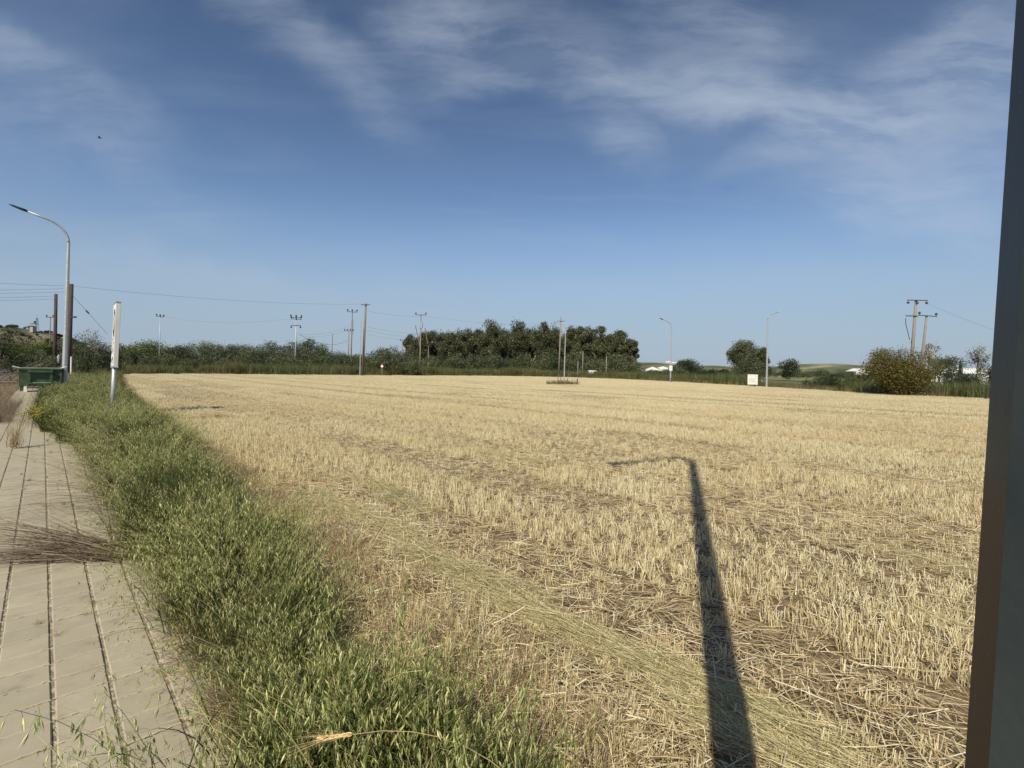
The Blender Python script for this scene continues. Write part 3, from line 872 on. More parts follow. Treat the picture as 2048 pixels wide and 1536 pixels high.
# brown grass at the pavement edge
x, y, u, w = along(260, 2.2, 14, .62, .86)
scatter('brown_edge_grass', 'purple_tuft', np.stack([x, y, np.full(len(x), -.02)], 1), zrot(len(x), tilt=.5), RNG.uniform(.35, .8, len(x)))
x, y, u, w = along(800, 15, 60, -2.0, -1.0)
x2, y2, _, _ = along(160, 18, 26, -1.2, -.6)
x = np.concatenate([x, x2]); y = np.concatenate([y, y2])
scatter('kerbside_dry_grass', 'purple_tuft', np.stack([x, y, np.full(len(x), -.02)], 1), zrot(len(x), tilt=.2), RNG.uniform(.5, 1.0, len(x)))

x, y, u, w = along(420, 14, 60, -2.0, -1.05)
scatter('kerbside_straw_grass', 'dry_tuft', np.stack([x, y, np.full(len(x), -.02)], 1), zrot(len(x), tilt=.3), RNG.uniform(.6, 1.4, len(x)))
x, y, u, w = along(60, 3, 30, -1.0, .6)
scatter('joint_weeds', 'dry_tuft', np.stack([x, y, np.full(len(x), -.01)], 1), zrot(len(x), tilt=.3), RNG.uniform(.10, .3, len(x)))
x, y, u, w = along(26, 2, 16, -.2, .7)
scatter('green_joint_weeds', 'green_tuft', np.stack([x, y, np.full(len(x), -.01)], 1), zrot(len(x), tilt=.4), RNG.uniform(.08, .2, len(x)))


# ---- individual dry tussocks on the paving
def tussock(name, label, root, az, spread, n, L, th, kap, w, mat, seed, rs=.05, sp=0):
    rg = np.random.default_rng(seed); g = G()
    P = np.stack([rg.normal(0, rs, n), rg.normal(0, rs, n), np.full(n, .0)], 1)
    a = rg.normal(az, spread, n)
    C = curves(P, a, rg.uniform(*th, n), rg.uniform(*kap, n), rg.uniform(*L, n), 8)
    tt = np.linspace(0, 1, C.shape[1])[None, :]
    for ax in (0, 1):
        C[:, :, ax] += (rg.normal(0, .035, n)[:, None] * np.sin(tt * rg.uniform(3, 11, n)[:, None]) + rg.normal(0, .05, n)[:, None] * tt ** 2)
    C[:, :, 2] = np.maximum(C[:, :, 2], .008 + rg.uniform(0, .05, n)[:, None])
    h = n // 2
    tubes3(g, C[:h], rg.uniform(w[0] * .5, w[1] * .5, h), 0, .7)
    ribbons(g, C[h:], rg.uniform(w[0], w[1] * 1.6, n - h), a[h:], 0, twist=rg.normal(0, .8, n - h))
    if sp:
        k = n // 3; B = C[:k, -1]; dv = C[:k, -1] - C[:k, -2]
        ribbons(g, np.stack([C[:k, -3], C[:k, -2], B], 1), rg.uniform(.006, .012, k), a[:k], 0, base=.3)
    o = link(name, g.mesh(name, [mat]), label=label, cat='dry grass', loc=root)
    return o


def ground_at(px, py, z=0.0):
    s, t = pix_st(px, py)
    Yg = (z - CAM_H) / t
    return Vector((s * Yg, Yg, z))


r0 = ground_at(255, 1112)
tussock('dry_grass_tussock', 'flattened clump of brown dry grass lying right across the paving near the camera', r0, R(187), .12, 560, (.3, 1.35), (1.15, 1.52), (.02, .45), (.003, .0065), M_purple, 91, .07)
r0 = ground_at(300, 1015)
tussock('dry_grass_tussock', 'brown dry grass clump arching over the paving with long drooping stalks', r0, R(195), .28, 170, (.8, 1.6), (.75, 1.35), (.4, 1.1), (.002, .004), M_purple, 92, .09, 1)
r0 = ground_at(255, 935)
tussock('dry_grass_tussock', 'smaller brown dry grass clump at the paving edge, farther along the verge', r0, R(185), .4, 150, (.5, 1.3), (.5, 1.3), (.3, 1.1), (.0025, .004), M_purple, 93, .12, 1)
r0 = ground_at(28, 897)
tussock('upright_grass_tuft', 'lone upright tuft of dry grass growing from a paving joint at left', r0, R(0), 3.0, 110, (.35, .72), (.02, .35), (.05, .5), (.003, .005), M_dry, 94, .045, 1)
# a few ripe barley ears arching out of the verge
def barley(root, az, L, th, kap, label, seed):
    rg = np.random.default_rng(seed)
    C = curves(np.array([[0, 0, 0.]]), np.array([az]), np.array([th]), np.array([kap]), np.array([L]), 12)
    g = G(); tubes3(g, C, np.array([.0017]), 0, .3)
    e = empty('barley_stalk', root, label, 'barley')
    link('stem', g.mesh('stem', [M_barley]), e)
    g = G(); tip = C[0, -1]; d = C[0, -1] - C[0, -2]; d /= np.linalg.norm(d)
    n = 34; t = np.repeat(np.linspace(0, .085, n // 2), 2); sgn = np.tile([1, -1], n // 2)
    sd = np.cross(d, [0, 0, 1.]); sd /= np.linalg.norm(sd)
    P = tip + d * t[:, None] + sd * (sgn * .003)[:, None]
    dv = d + sd * (sgn * .25)[:, None] + rg.normal(0, .08, (n, 3))
    spikelets(g, P, dv, np.full(n, .015), np.full(n, .006), 0)
    C2 = np.stack([P, P + dv * .06, P + dv * .12 + np.array([0, 0, -.006])], 1)
    ribbons(g, C2, np.full(n, .0011), rg.uniform(0, 6, n), 0)
    link('ear', g.mesh('ear', [M_barley]), e)


barley(Vector((.22, 1.50, 0)), R(188), 1.0, .15, 1.55, 'ripe golden barley ear arching leftward over the oats at the bottom edge', 1)
barley(Vector((-.25, 2.35, 0)), R(160), .62, .3, 1.6, 'small pale barley ear nodding deep in the oats, behind the bottom one', 2)
barley(Vector((-.75, 1.75, 0)), R(60), .75, .6, .6, 'golden barley ear leaning right beside the bare paving gap', 3)

# cut hay heap in the field, yellow flowers, pebbles and joint litter
g = G(); n = 900; rg = np.random.default_rng(77)
P = np.stack([rg.normal(0, .5, n), rg.normal(0, .20, n), np.zeros(n)], 1); P[:, 2] = rg.random(n) * .26 * np.exp(-(P[:, 0] / .8) ** 2 - (P[:, 1] / .35) ** 2)
C = curves(P, rg.normal(0, .6, n), np.full(n, 1.5), rg.normal(.1, .2, n), rg.uniform(.15, .4, n), 3)
C[:, :, 2] = np.maximum(C[:, :, 2], .01); ribbons(g, C, rg.uniform(.008, .018, n), rg.uniform(0, 6.3, n), 0, taper=4)
link('hay_heap', g.mesh('hay_heap', [M_swath]), label='low grey green heap of cut grass lying on the stubble at left', cat='hay heap', loc=ground_at(425, 838))

def flower_mesh(seed):
    rg = np.random.default_rng(seed); g = G(); n = 22
    P = np.stack([rg.normal(0, .14, n), rg.normal(0, .14, n), np.zeros(n)], 1); az = rg.uniform(0, 6.3, n)
    C = curves(P, az, rg.uniform(0, .4, n), rg.uniform(0, .5, n), rg.uniform(.22, .5, n), 3)
    tubes3(g, C, np.full(n, .002), 1)
    for k in range(n):
        c = C[k, -1]; a = np.linspace(0, 2 * np.pi, 9)[:-1]
        ring = c + np.stack([np.cos(a) * .022, np.sin(a) * .022, rg.uniform(-.006, .008, 8)], 1)
        g.add(np.vstack([c + [0, 0, .004], ring]), F3=[(0, 1 + i, 1 + (i + 1) % 8) for i in range(8)], m=0)
    return g.mesh('yellow_flowers', [M_yellow, M_leaf])


variant_set('flower', [flower_mesh(s) for s in (1, 2, 3)])
fx = [ground_at(px, py, .0) for px, py in [(70, 842), (84, 850), (96, 846), (78, 858), (105, 852), (66, 836), (90, 838)]]
fx += [Vector((*uw(u, w), 0)) for u, w in [(14, 1.1), (15.5, 1.6), (17, 1.5), (18, 2.0), (19.5, 1.8), (16.2, 1.2)]]
P = np.array([tuple(v) for v in fx]); P[:, 2] = .02
P = np.repeat(P, 2, 0) + np.concatenate([RNG.normal(0, .12, (len(P) * 2, 2)), np.zeros((len(P) * 2, 1))], 1)
scatter('yellow_flowers', 'flower', P, zrot(len(P)), RNG.uniform(.6, .9, len(P)))

g = G(); n = 2600
k = RNG.integers(0, 9, n); u = RNG.uniform(.4, 11, n); w = W0 + .218 * k + RNG.normal(0, .006, n)
x, y = u * D[0] + w * NN[0], u * D[1] + w * NN[1]
P = np.stack([x, y, RNG.uniform(-.012, -.003, n)], 1)
m = 1500
u2 = RNG.uniform(.4, 9, m); w2 = .75 - np.abs(RNG.normal(0, .22, m)); x2, y2 = u2 * D[0] + w2 * NN[0], u2 * D[1] + w2 * NN[1]
P = np.vstack([P, np.stack([x2, y2, RNG.uniform(.001, .004, m)], 1)])
q = 2600
k = RNG.integers(0, 50, q); u3 = .199 * (k + .5); w3 = RNG.uniform(-1.0, .7, q); x3, y3 = u3 * D[0] + w3 * NN[0], u3 * D[1] + w3 * NN[1]
P = np.vstack([P, np.stack([x3, y3, np.full(q, .001)], 1)])
N_ = len(P); az = RNG.uniform(0, 6.3, N_); az[n + m:] = math.atan2(NN[1], NN[0]) + RNG.normal(0, .12, q)
Ls = RNG.uniform(.006, .030, N_)
ribbons(g, curves(P, az, np.full(N_, 1.55) + RNG.normal(0, .05, N_), np.zeros(N_), Ls, 1), RNG.uniform(.002, .005, N_), az, 0, taper=4)
link('chaff', g.mesh('chaff', [M_straw_low]), kind='stuff')
for px, py, sz, lb in ((160, 897, .035, 'pale stone lying on the paving by the verge'), (92, 955, .022, 'dark clod lying on a paving joint'), (42, 949, .02, 'flat dark leaf scrap on the left paving slabs')):
    bm_pts = []
    g = G(); q_ = ground_at(px, py)
    a = np.linspace(0, 2 * np.pi, 8)[:-1]
    r1 = np.stack([np.cos(a) * sz * 1.1, np.sin(a) * sz * .8, np.zeros(7)], 1) * RNG.uniform(.8, 1.15, (7, 1)); r2 = r1 * .7 + [0, 0, sz * .6]
    g.add(np.vstack([r1, r2, [[0, 0, sz * .8]]]), F3=[(14, 7 + i, 7 + (i + 1) % 7) for i in range(7)], F4=[(i, (i + 1) % 7, 7 + (i + 1) % 7, 7 + i) for i in range(7)])
    link('stone', g.mesh('stone', [M_stone if 'pale' in lb else M_bark]), label=lb, cat='stone', loc=q_)

# ------------------------------------------------------------------ reeds and tall grass round the field's far side
variant_set('reed', [tuft(s, 46, (1.2, 2.1), .10, (.05, .7), (.03, .06), [M_reed], spread=.38, ns=4) for s in (71, 72, 73)])
variant_set('reed_dry', [tuft(s, 40, (.6, 1.3), .2, (.05, .8), (.025, .05), [M_reeddry], spread=.4, ns=3) for s in (74, 75)])
seg = [np.array(a, float) for a in FAR]
RP, RD = [], []
for a, b in zip(seg[:-1], seg[1:]):
    L_ = np.linalg.norm(b - a); t = (b - a) / L_; nrm = np.array([-t[1], t[0]])     # outwards
    if in_poly([(a + b)[0] / 2 + nrm[0]], [(a + b)[1] / 2 + nrm[1]])[0]: nrm = -nrm
    n = int(L_ * 11)
    q = a + t * RNG.uniform(0, L_, n)[:, None] + nrm * (RNG.random(n) ** 1.0 * 6.5 + .3)[:, None]
    RP.append(q)
    n = int(L_ * 2.2); RD.append(a + t * RNG.uniform(0, L_, n)[:, None] + nrm * RNG.uniform(-.4, .9, n)[:, None])
RP = np.vstack(RP); RD = np.vstack(RD)
k = visible(RP[:, 0], RP[:, 1], 4, 1.15); RP = RP[k]; RD = RD[visible(RD[:, 0], RD[:, 1], 4, 1.15)]
azp = np.degrees(np.arctan2(RP[:, 0], RP[:, 1]))
hh = .62 + .5 * noise2(RP[:, 0] * .12, RP[:, 1] * .12, 4) + .25 * noise2(RP[:, 0] * .7, RP[:, 1] * .7, 5)
hh *= np.where((azp > 26) & (azp < 33), .45, 1.0) * np.where(azp > 8, .85, 1)
scatter('reeds', 'reed', np.column_stack([RP, np.full(len(RP), -.2)]), zrot(len(RP), tilt=.08), hh)
scatter('dry_field_edge_grass', 'reed_dry', np.column_stack([RD, np.full(len(RD), -.15)]), zrot(len(RD), tilt=.15), RNG.uniform(.35, .75, len(RD)))
# reeds and rank grass at the far left end of the verge
x, y, u, w = along(900, 56, 100, lambda u: 1.0 + u * 0, lambda u: wb(u) + 4)
k = ~in_poly(x, y); x, y, u = x[k], y[k], u[k]
scatter('rank_grass', 'reed', np.column_stack([x, y, np.full(len(x), -.2)]), zrot(len(x), tilt=.1), RNG.uniform(.35, .6, len(x)) * np.clip((u - 40) / 40, .5, 1.2))
x, y, u, w = along(2400, 28, 120, -17, -9.8)
scatter('roadside_dry_grass', 'reed_dry', np.column_stack([x, y, np.full(len(x), -.2)]), zrot(len(x), tilt=.1), RNG.uniform(.5, 1.0, len(x)))


# ------------------------------------------------------------------ trees
def leaves(g, centers, radii, n_per, size, seed, droop=0.0, m=0, flat=1.0, shell=.55):
    rg = np.random.default_rng(seed)
    P = []
    for c, r, n in zip(centers, radii, n_per):
        d = rg.normal(size=(n, 3)); d /= np.linalg.norm(d, axis=1, keepdims=True)
        rr = (shell + (1 - shell) * rg.random(n) ** .6) * (1 + .22 * rg.normal(size=n))
        P.append(np.array(c) + d * rr[:, None] * np.array(r))
    P = np.vstack(P); n = len(P)
    s = size * rg.uniform(.5, 1.35, n)
    a = rg.normal(size=(n, 3)); a[:, 2] -= droop; a /= np.linalg.norm(a, axis=1, keepdims=True)
    b = rg.normal(size=(n, 3)); b = np.cross(a, b); b /= np.linalg.norm(b, axis=1, keepdims=True)
    a = a * s[:, None]; b = b * (s * .42 * flat)[:, None]
    V = np.stack([P - a, P + b * .9 - a * .1, P + a, P - b * .9 + a * .15], 1).reshape(-1, 3)
    i = np.arange(n)[:, None] * 4
    g.add(V, F4=i + np.array([[0, 1, 2, 3]]), m=m)


def tree(name, label, px, ytop, Y, wpx, kind, seed, group=None, base=None, cat='tree'):
    rg = np.random.default_rng(seed)
    top = at(px, ytop, Y); H = top.z + .2; Wd = wpx * Y / 1000.0
    e = empty(name, (top.x, top.y, -.2), label, cat, group)
    g = G(); cg = G()
    spec = {  # crown bottom, lobes, lobe size, leaf size, leaves/lobe, droop, mats
        'euc': (.18, 32, .20, .0016, 420, .9, M_ebark, M_euc), 'olive': (.06, 15, .31, .0014, 420, .1, M_bark, M_olive),
        'citrus': (.04, 14, .31, .0014, 420, .1, M_bark, M_citrus), 'dark': (.05, 12, .30, .0015, 330, .2, M_bark, M_pine),
        'acacia': (.02, 34, .26, .0017, 950, .7, M_bark, M_acacia), 'bare': (.25, 14, .20, .0018, 60, .5, M_ebark, M_olive),
        'cypress': (.03, 10, .5, .0017, 110, -1.2, M_bark, M_pine), 'round': (.10, 16, .30, .0014, 330, .1, M_bark, M_pine)}[kind]
    cb, nl, ls, leaf, npl, droop, mb, ml = spec
    leaf = max(leaf * Y, .05)
    cen, rad, num = [], [], []
    for k in range(nl):
        if kind == 'cypress':
            t = (k + .5) / nl; c = (0, 0, H * (.06 + .9 * t)); r = Wd * .5 * (1 - t ** 1.6) + .1; rad.append((r, r, H / nl * .9))
        else:
            d = rg.normal(size=3); d /= np.linalg.norm(d); q = rg.random() ** .45
            zz = cb + (1 - cb) * (.5 + .5 * d[2] * q * .86)
            squash = 1.0 if zz < .62 else (1 - ((zz - .62) / .38) ** 2.2 * .62)
            c = (d[0] * q * Wd * .42 * squash, d[1] * q * Wd * .42 * squash, H * zz)
            r = ls * rg.uniform(.65, 1.25) * min(Wd, H) * (.8 if kind == 'euc' else 1)
            if c[2] + r * .9 > H: c = (c[0], c[1], H - r * .9)
            c = (c[0], c[1], max(c[2], r * .7))
            rad.append((r, r, r * (.8 if kind != 'euc' else 1.0)))
        cen.append(c); num.append(int(npl * rg.uniform(.7, 1.3)))
    leaves(cg, cen, rad, num, leaf, seed + 5, droop, 0)
    # trunk and limbs
    tr = max(.05 * math.sqrt(H), H * .018)
    if kind == 'euc': tr *= .8
    nb = 1 if kind in ('cypress', 'round') else int(rg.integers(2, 4))
    for b in range(nb):
        tgt = cen[int(rg.integers(0, nl))]
        p0 = Vector((rg.normal() * tr * (nb > 1) * 1.5, rg.normal() * tr * (nb > 1) * 1.5, 0))
        p3 = Vector(tgt); p3.z = max(p3.z, H * .6)
        pts = [p0, p0.lerp(p3, .3) + Vector((rg.normal() * .02 * H, rg.normal() * .02 * H, .03 * H)), p0.lerp(p3, .65), p3]
        g.tube(pts, [tr, tr * .8, tr * .5, tr * .15], 7)
        for q in range(5 if kind in ('euc', 'bare', 'acacia') else 3):
            c = Vector(cen[int(rg.integers(0, nl))]); f = rg.uniform(.3, .8)
            s0 = pts[1].lerp(pts[3], f * .8)
            g.tube([s0, s0.lerp(c, .5) + Vector((0, 0, -.02 * H)), c], [tr * .35, tr * .22, tr * .06], 5)
    if kind == 'bare':
        for q in range(26):
            c = Vector((rg.normal() * Wd * .16, rg.normal() * Wd * .16, H * rg.uniform(.86, 1.04))); s0 = Vector((c.x * .3, c.y * .3, H * .6))
            g.tube([s0, s0.lerp(c, .6) + Vector((rg.normal() * .2, 0, 0)), c], [tr * .2, tr * .12, tr * .05], 4)
    link('trunk', g.mesh('trunk', [mb]), e)
    link('crown', cg.mesh('crown', [ml]), e)
    return e


# eucalyptus wood in the middle: front row from left to right
EU = [(822, 668, 165, 34), (846, 660, 160, 42), (872, 651, 168, 52), (903, 662, 160, 50), (930, 652, 172, 50), (955, 648, 165, 52), (982, 637, 160, 50),
      (1008, 646, 172, 48), (1034, 638, 165, 54), (1062, 641, 170, 52), (1090, 643, 160, 50), (1118, 647, 172, 50), (1146, 650, 165, 48), (1172, 641, 160, 52),
      (1198, 644, 168, 44), (1222, 660, 160, 40), (1244, 656, 158, 42), (1263, 672, 156, 30)]
desc = ['leftmost and rather low, behind the pole with a transformer', 'just right of the transformer pole', 'with a tall rounded crown near the left end', 'with a sunken crown in the left part',
        'in the left part where the skyline starts climbing', 'left of the highest crown, with a domed top', 'with the highest pointed crown of the left half', 'just right of the highest pointed crown',
        'with a broad high crown at the centre', 'with a flat high crown right of the centre', 'left of the slender lamp in the field', 'behind the wooden pole with crossarm',
        'just right of the pale pole in the field', 'with the last high dome before the skyline drops', 'on the shoulder of the last high dome', 'in the dip near the right end',
        'with a narrow round crown near the right end', 'at the extreme right end with an upright narrow crown']
for i, ((px, yt, Y, wp), d_) in enumerate(zip(EU, desc)):
    tree('eucalyptus_tree', 'tall eucalyptus of the dark wood, ' + d_, px, yt, Y, wp * 1.12, 'euc', 100 + i, 'eucalyptus trees of the wood')
# orchard row on the left
OL = [(152, 672, 62, 'olive'), (184, 655, 56, 'bare'), (212, 678, 48, 'olive'), (250, 686, 46, 'citrus'), (282, 681, 50, 'citrus'), (318, 677, 50, 'citrus'), (346, 684, 40, 'olive'),
      (374, 680, 46, 'olive'), (404, 680, 48, 'citrus'), (432, 683, 44, 'olive'), (458, 687, 40, 'olive'), (484, 688, 44, 'olive'), (508, 688, 44, 'olive'), (538, 680, 48, 'olive'),
      (566, 684, 44, 'olive'), (596, 681, 50, 'olive'), (622, 676, 44, 'olive'), (646, 684, 46, 'citrus'), (672, 700, 44, 'olive'), (700, 703, 44, 'olive'), (733, 702, 44, 'olive'),
      (762, 694, 52, 'olive'), (790, 692, 50, 'olive'), (812, 700, 42, 'olive')]
dd = ['broad grey olive behind the tarred pole and lamp post', 'wispy half bare grey tree left of the advertising sign', 'grey olive just left of the advertising sign', 'yellow green citrus tree just right of the advertising sign',
      'yellow green citrus tree between the sign and the small three insulator pole', 'yellow green citrus tree at the foot of the small three insulator pole', 'low grey olive right of the small three insulator pole',
      'grey olive left of the single citrus tree in the row', 'single yellow green citrus tree amid grey olives', 'grey olive just right of the single citrus tree', 'lowest olive midway along the left row',
      'olive midway along the left row, right of the lowest one', 'olive a little left of the tall pale topped olive', 'tall pale topped olive left of the double crossarm pole', 'olive closest on the left of the double crossarm pole',
      'olive straight in front of the double crossarm pole', 'highest olive right of the double crossarm pole', 'yellowish citrus tree right of the highest olive', 'low olive behind the short bare pole',
      'low olive behind the group of thin poles', 'low olive just right of the tall plain wooden pole', 'olive behind the small red and white sign', 'olive between the red and white sign and the wood', 'olive touching the left end of the eucalyptus wood']
for i, ((px, yt, wp, kd), d_) in enumerate(zip(OL, dd)):
    Y = 104 + 10 * ((i * 7) % 3) - (30 if px < 230 else 0)
    tree('citrus_tree' if kd == 'citrus' else 'olive_tree', d_, px, yt, Y, wp * 1.25, kd, 210 + i, 'orchard trees along the left skyline')
# left edge, beyond the road
LF = [(-6, 636, 62, 60, 'dark', 'dark tree cut by the left edge of the picture'), (30, 672, 66, 62, 'citrus', 'bright green bushy tree left of the hill mast'), (62, 671, 70, 56, 'citrus', 'bright green bushy tree below the hill mast'),
      (95, 684, 72, 44, 'citrus', 'bright green bushy tree left of the two dark poles'), (122, 672, 75, 44, 'olive', 'grey tree between the two dark poles'), (165, 700, 66, 56, 'dark', 'low dark bush right of the short white marker post'),
      (205, 704, 66, 50, 'dark', 'low dark bush just left of the advertising sign'), (-60, 650, 60, 80, 'dark', 'dark tree beyond the left edge of the picture')]
for i, (px, yt, Y, wp, kd, lb) in enumerate(LF):
    tree('bushy_tree', lb, px, yt, Y, wp * 1.2, kd, 300 + i, 'trees across the road on the left')
# right side
RT = [('eucalyptus_tree', 1482, 677, 97, 58, 'euc', 'lone eucalyptus left of the right hand lamp post'), ('eucalyptus_tree', 1522, 691, 100, 40, 'euc', 'smaller eucalyptus crown directly behind the right hand lamp post'),
      ('shrub', 1505, 716, 90, 66, 'olive', 'wide shrub behind the white board, under the lone eucalyptus'), ('carob_tree', 1378, 717, 150, 52, 'round', 'round dark tree right of the bent lamp, on the horizon'),
      ('carob_tree', 1579, 716, 160, 32, 'round', 'small round dark tree alone on the horizon right of the lamp post'), ('shrub', 1352, 730, 120, 44, 'olive', 'low shrub beneath the bent lamp'),
      ('shrub', 1415, 738, 130, 50, 'dark', 'low hedge bush left of the lone eucalyptus'), ('shrub', 1446, 738, 128, 40, 'dark', 'low hedge bush touching the lone eucalyptus at left'),
      ('shrub', 1310, 742, 120, 60, 'olive', 'low scrub below the far white houses'), ('shrub', 1640, 748, 60, 60, 'olive', 'low bush at the field edge right of the bare gap'),
      ('shrub', 1672, 748, 56, 52, 'dark', 'dark low bush left of the golden acacia'), ('shrub', 1700, 752, 54, 50, 'citrus', 'yellow green low bush left of the golden acacia'),
      ('shrub', 1722, 744, 60, 44, 'dark', 'dark bush touching the golden acacia on its left'), ('slender_tree', 1862, 678, 78, 40, 'bare', 'slender grey tree behind the golden acacia at right'),
      ('olive_tree', 1890, 706, 80, 48, 'olive', 'grey green tree right of the golden acacia'), ('shrub', 1915, 742, 70, 50, 'dark', 'dark bush below the white house'),
      ('slender_tree', 1958, 684, 84, 44, 'bare', 'tree with bare twiggy top right of the white house'), ('olive_tree', 1985, 722, 80, 50, 'dark', 'dark tree half hidden by the near post'),
      ('shrub', 1945, 752, 55, 60, 'dark', 'low dark bush at the field edge beside the near post'), ('shrub', 2010, 745, 55, 70, 'olive', 'grey bush hidden behind the near post'),
      ('cypress_tree', 1921, 720, 112, 9, 'cypress', 'slim dark cypress left of the white house')]
for i, (nm, px, yt, Y, wp, kd, lb) in enumerate(RT):
    tree(nm, lb, px, yt, Y, wp * (1.15 if kd != 'cypress' else 1), kd, 400 + i, cat='shrub' if nm == 'shrub' else 'tree')
tree('acacia_bush', 'big rounded golden green acacia bush at the right edge of the field', 1806, 690, 44, 108, 'acacia', 77, cat='bush')
# masses of low scrub that read as one band: foot of the wood, before the orchard, horizon hedges
def scrub_mesh(seed, mat):
    rg = np.random.default_rng(seed); g = G(); n = 9
    cen = [(rg.normal() * .34, rg.normal() * .34, .35 + .4 * rg.random()) for _ in range(n)]
    leaves(g, cen, [(.3 * rg.uniform(.7, 1.2),) * 3 for _ in range(n)], [260] * n, .045, seed, .2, 0)
    return g.mesh('scrub', [mat])


variant_set('shrub', [scrub_mesh(601, M_olive), scrub_mesh(602, M_pine), scrub_mesh(603, M_olive), scrub_mesh(604, M_euc)])
def scrub_band(name, pts):
    P, S = [], []
    for px, yt, Y, wpx in pts:
        t = at(px, yt, Y); P.append((t.x, t.y, -.2)); w = wpx * Y / 1000.0 / 1.5; S.append((w, w, (t.z + .2) / 1.12))
    scatter(name, 'shrub', P, zrot(len(P)), np.array(S))


scrub_band('understorey_scrub', [(818 + i * 12.5 + RNG.normal(0, 3), 708 + 9 * math.sin(i * 1.3) + RNG.normal(0, 3), 134 + 10 * (i % 3), 46) for i in range(37)])
scrub_band('wood_interior', [(828 + i * 13.5 + RNG.normal(0, 3), 664 - 13 * math.sin(i / 30 * math.pi) + RNG.normal(0, 4), 186 + 6 * (i % 3), 40) for i in range(31)])
scrub_band('orchard_scrub', [(225 + i * 12.5 + RNG.normal(0, 3), 708 + 7 * math.sin(i * 1.1) + RNG.normal(0, 3), 95 + 5 * (i % 3), 44) for i in range(49)])
scrub_band('horizon_hedge', [(1270 + i * 14 + RNG.normal(0, 3), 737 + (i * 14) * .011 + RNG.normal(0, 1.6), 200 + 30 * (i % 3), 34) for i in range(54)])
scrub_band('field_edge_scrub', [(1225 + i * 16 + RNG.normal(0, 4), 741 + (i * 16) * .016 + RNG.normal(0, 3), 118 - i * 1.0, 30) for i in range(17)])
scrub_band('roadside_scrub', [(-40 + i * 14 + RNG.normal(0, 4), 702 + RNG.normal(0, 5), 58 + (i % 3) * 5, 40) for i in range(16)])
# dry cut branches heaped at the left edge
g = G(); rg = np.random.default_rng(5)
for k in range(46):
    p0 = Vector((rg.uniform(-2.2, 1.0), rg.normal() * .8, rg.uniform(0, .5))); a = rg.uniform(-.2, .9); L_ = rg.uniform(1.2, 3.0)
    p1 = p0 + Vector((math.cos(a) * L_, rg.normal() * .5, math.sin(a) * L_ * .75)); pm = p0.lerp(p1, .5) + Vector((0, 0, rg.uniform(-.1, .3)))
    g.tube([p0, pm, p1], [.035, .022, .006], 4)
    for j in range(4):
        q0 = pm.lerp(p1, rg.uniform(0, .8)); g.tube([q0, q0 + Vector((rg.uniform(.1, .6), rg.normal() * .3, rg.uniform(-.2, .5)))], [.012, .004], 3)
q_ = at(5, 745, 29)
link('brushwood_heap', g.mesh('brushwood_heap', [M_bark]), label='heap of dry cut branches beyond the road at the left edge', cat='branches', loc=(q_.x, q_.y, -.15))


# ------------------------------------------------------------------ lamps
def street_lamp(label, bx, by, H, armdir, arm, lean=(0, 0), r0=.095, mats=(M_galv, M_dark), oct_=8, rise=1.35, group=None, flat=True, rt=.042):
    e = empty('street_lamp', (bx, by, 0), label, 'street lamp', group)
    g = G(); hs = H - rise
    zz = [0, .6, 1.2, 2.5, 4.0, 6.0, hs]
    g.tube([(lean[0] * z, lean[1] * z, z) for z in zz], [r0 - (r0 - rt) * z / H for z in zz], oct_, phase=math.pi / 8 + R(11))
    link('pole', g.mesh('pole', [mats[0]], smooth=not flat), e)
    g = G(); pts = []
    ad = Vector((armdir[0], armdir[1], 0)).normalized(); o = Vector((lean[0] * hs, lean[1] * hs, hs))
    for k in range(13):
        a = k / 12 * R(74)
        pts.append(o + ad * (rise * .95 * (1 - math.cos(a))) + Vector((0, 0, rise * .86 * math.sin(a))))
    dirv = (pts[-1] - pts[-2]).normalized()
    pts.append(pts[-1] + dirv * (arm - rise * .7))
    g.tube(pts, [rt + .004] * 6 + [rt * .9] * 8, 8)
    link('arm', g.mesh('arm', [mats[0]], smooth=True), e)
    # head
    g = G(); c = pts[-1]; side = Vector((0, 0, 1)).cross(dirv).normalized(); up = dirv.cross(side)
    Ls = [0, .06, .16, .30, .60, .72]; ws = [.045, .06, .11, .145, .12, .05]; hs_ = [.05, .06, .065, .05, .035, .02]
    V = []
    for l_, w_h, h_ in zip(Ls, ws, hs_):
        for sx, sz in ((-1, -.7), (-1, .3), (-.5, 1), (.5, 1), (1, .3), (1, -.7)):
            V.append(c + dirv * l_ + side * (w_h * sx) + up * (h_ * sz))
    n = 6; F = [(i * n + k, i * n + (k + 1) % n, (i + 1) * n + (k + 1) % n, (i + 1) * n + k) for i in range(5) for k in range(n)]
    V = [tuple(v) for v in V]
    g.add(V, F4=F + [(0, 1, 2, 3), (33, 32, 31, 30)]); g.add([V[0], V[3], V[4], V[5]], F4=[(0, 1, 2, 3)])
    link('lamp_head', g.mesh('lamp_head', [mats[1]]), e)
    g = G(); g.box((0, 0, .015), (r0 * 3.4, r0 * 3.4, .03)); link('base_plate', g.mesh('base_plate', [mats[0]]), e)
    return e


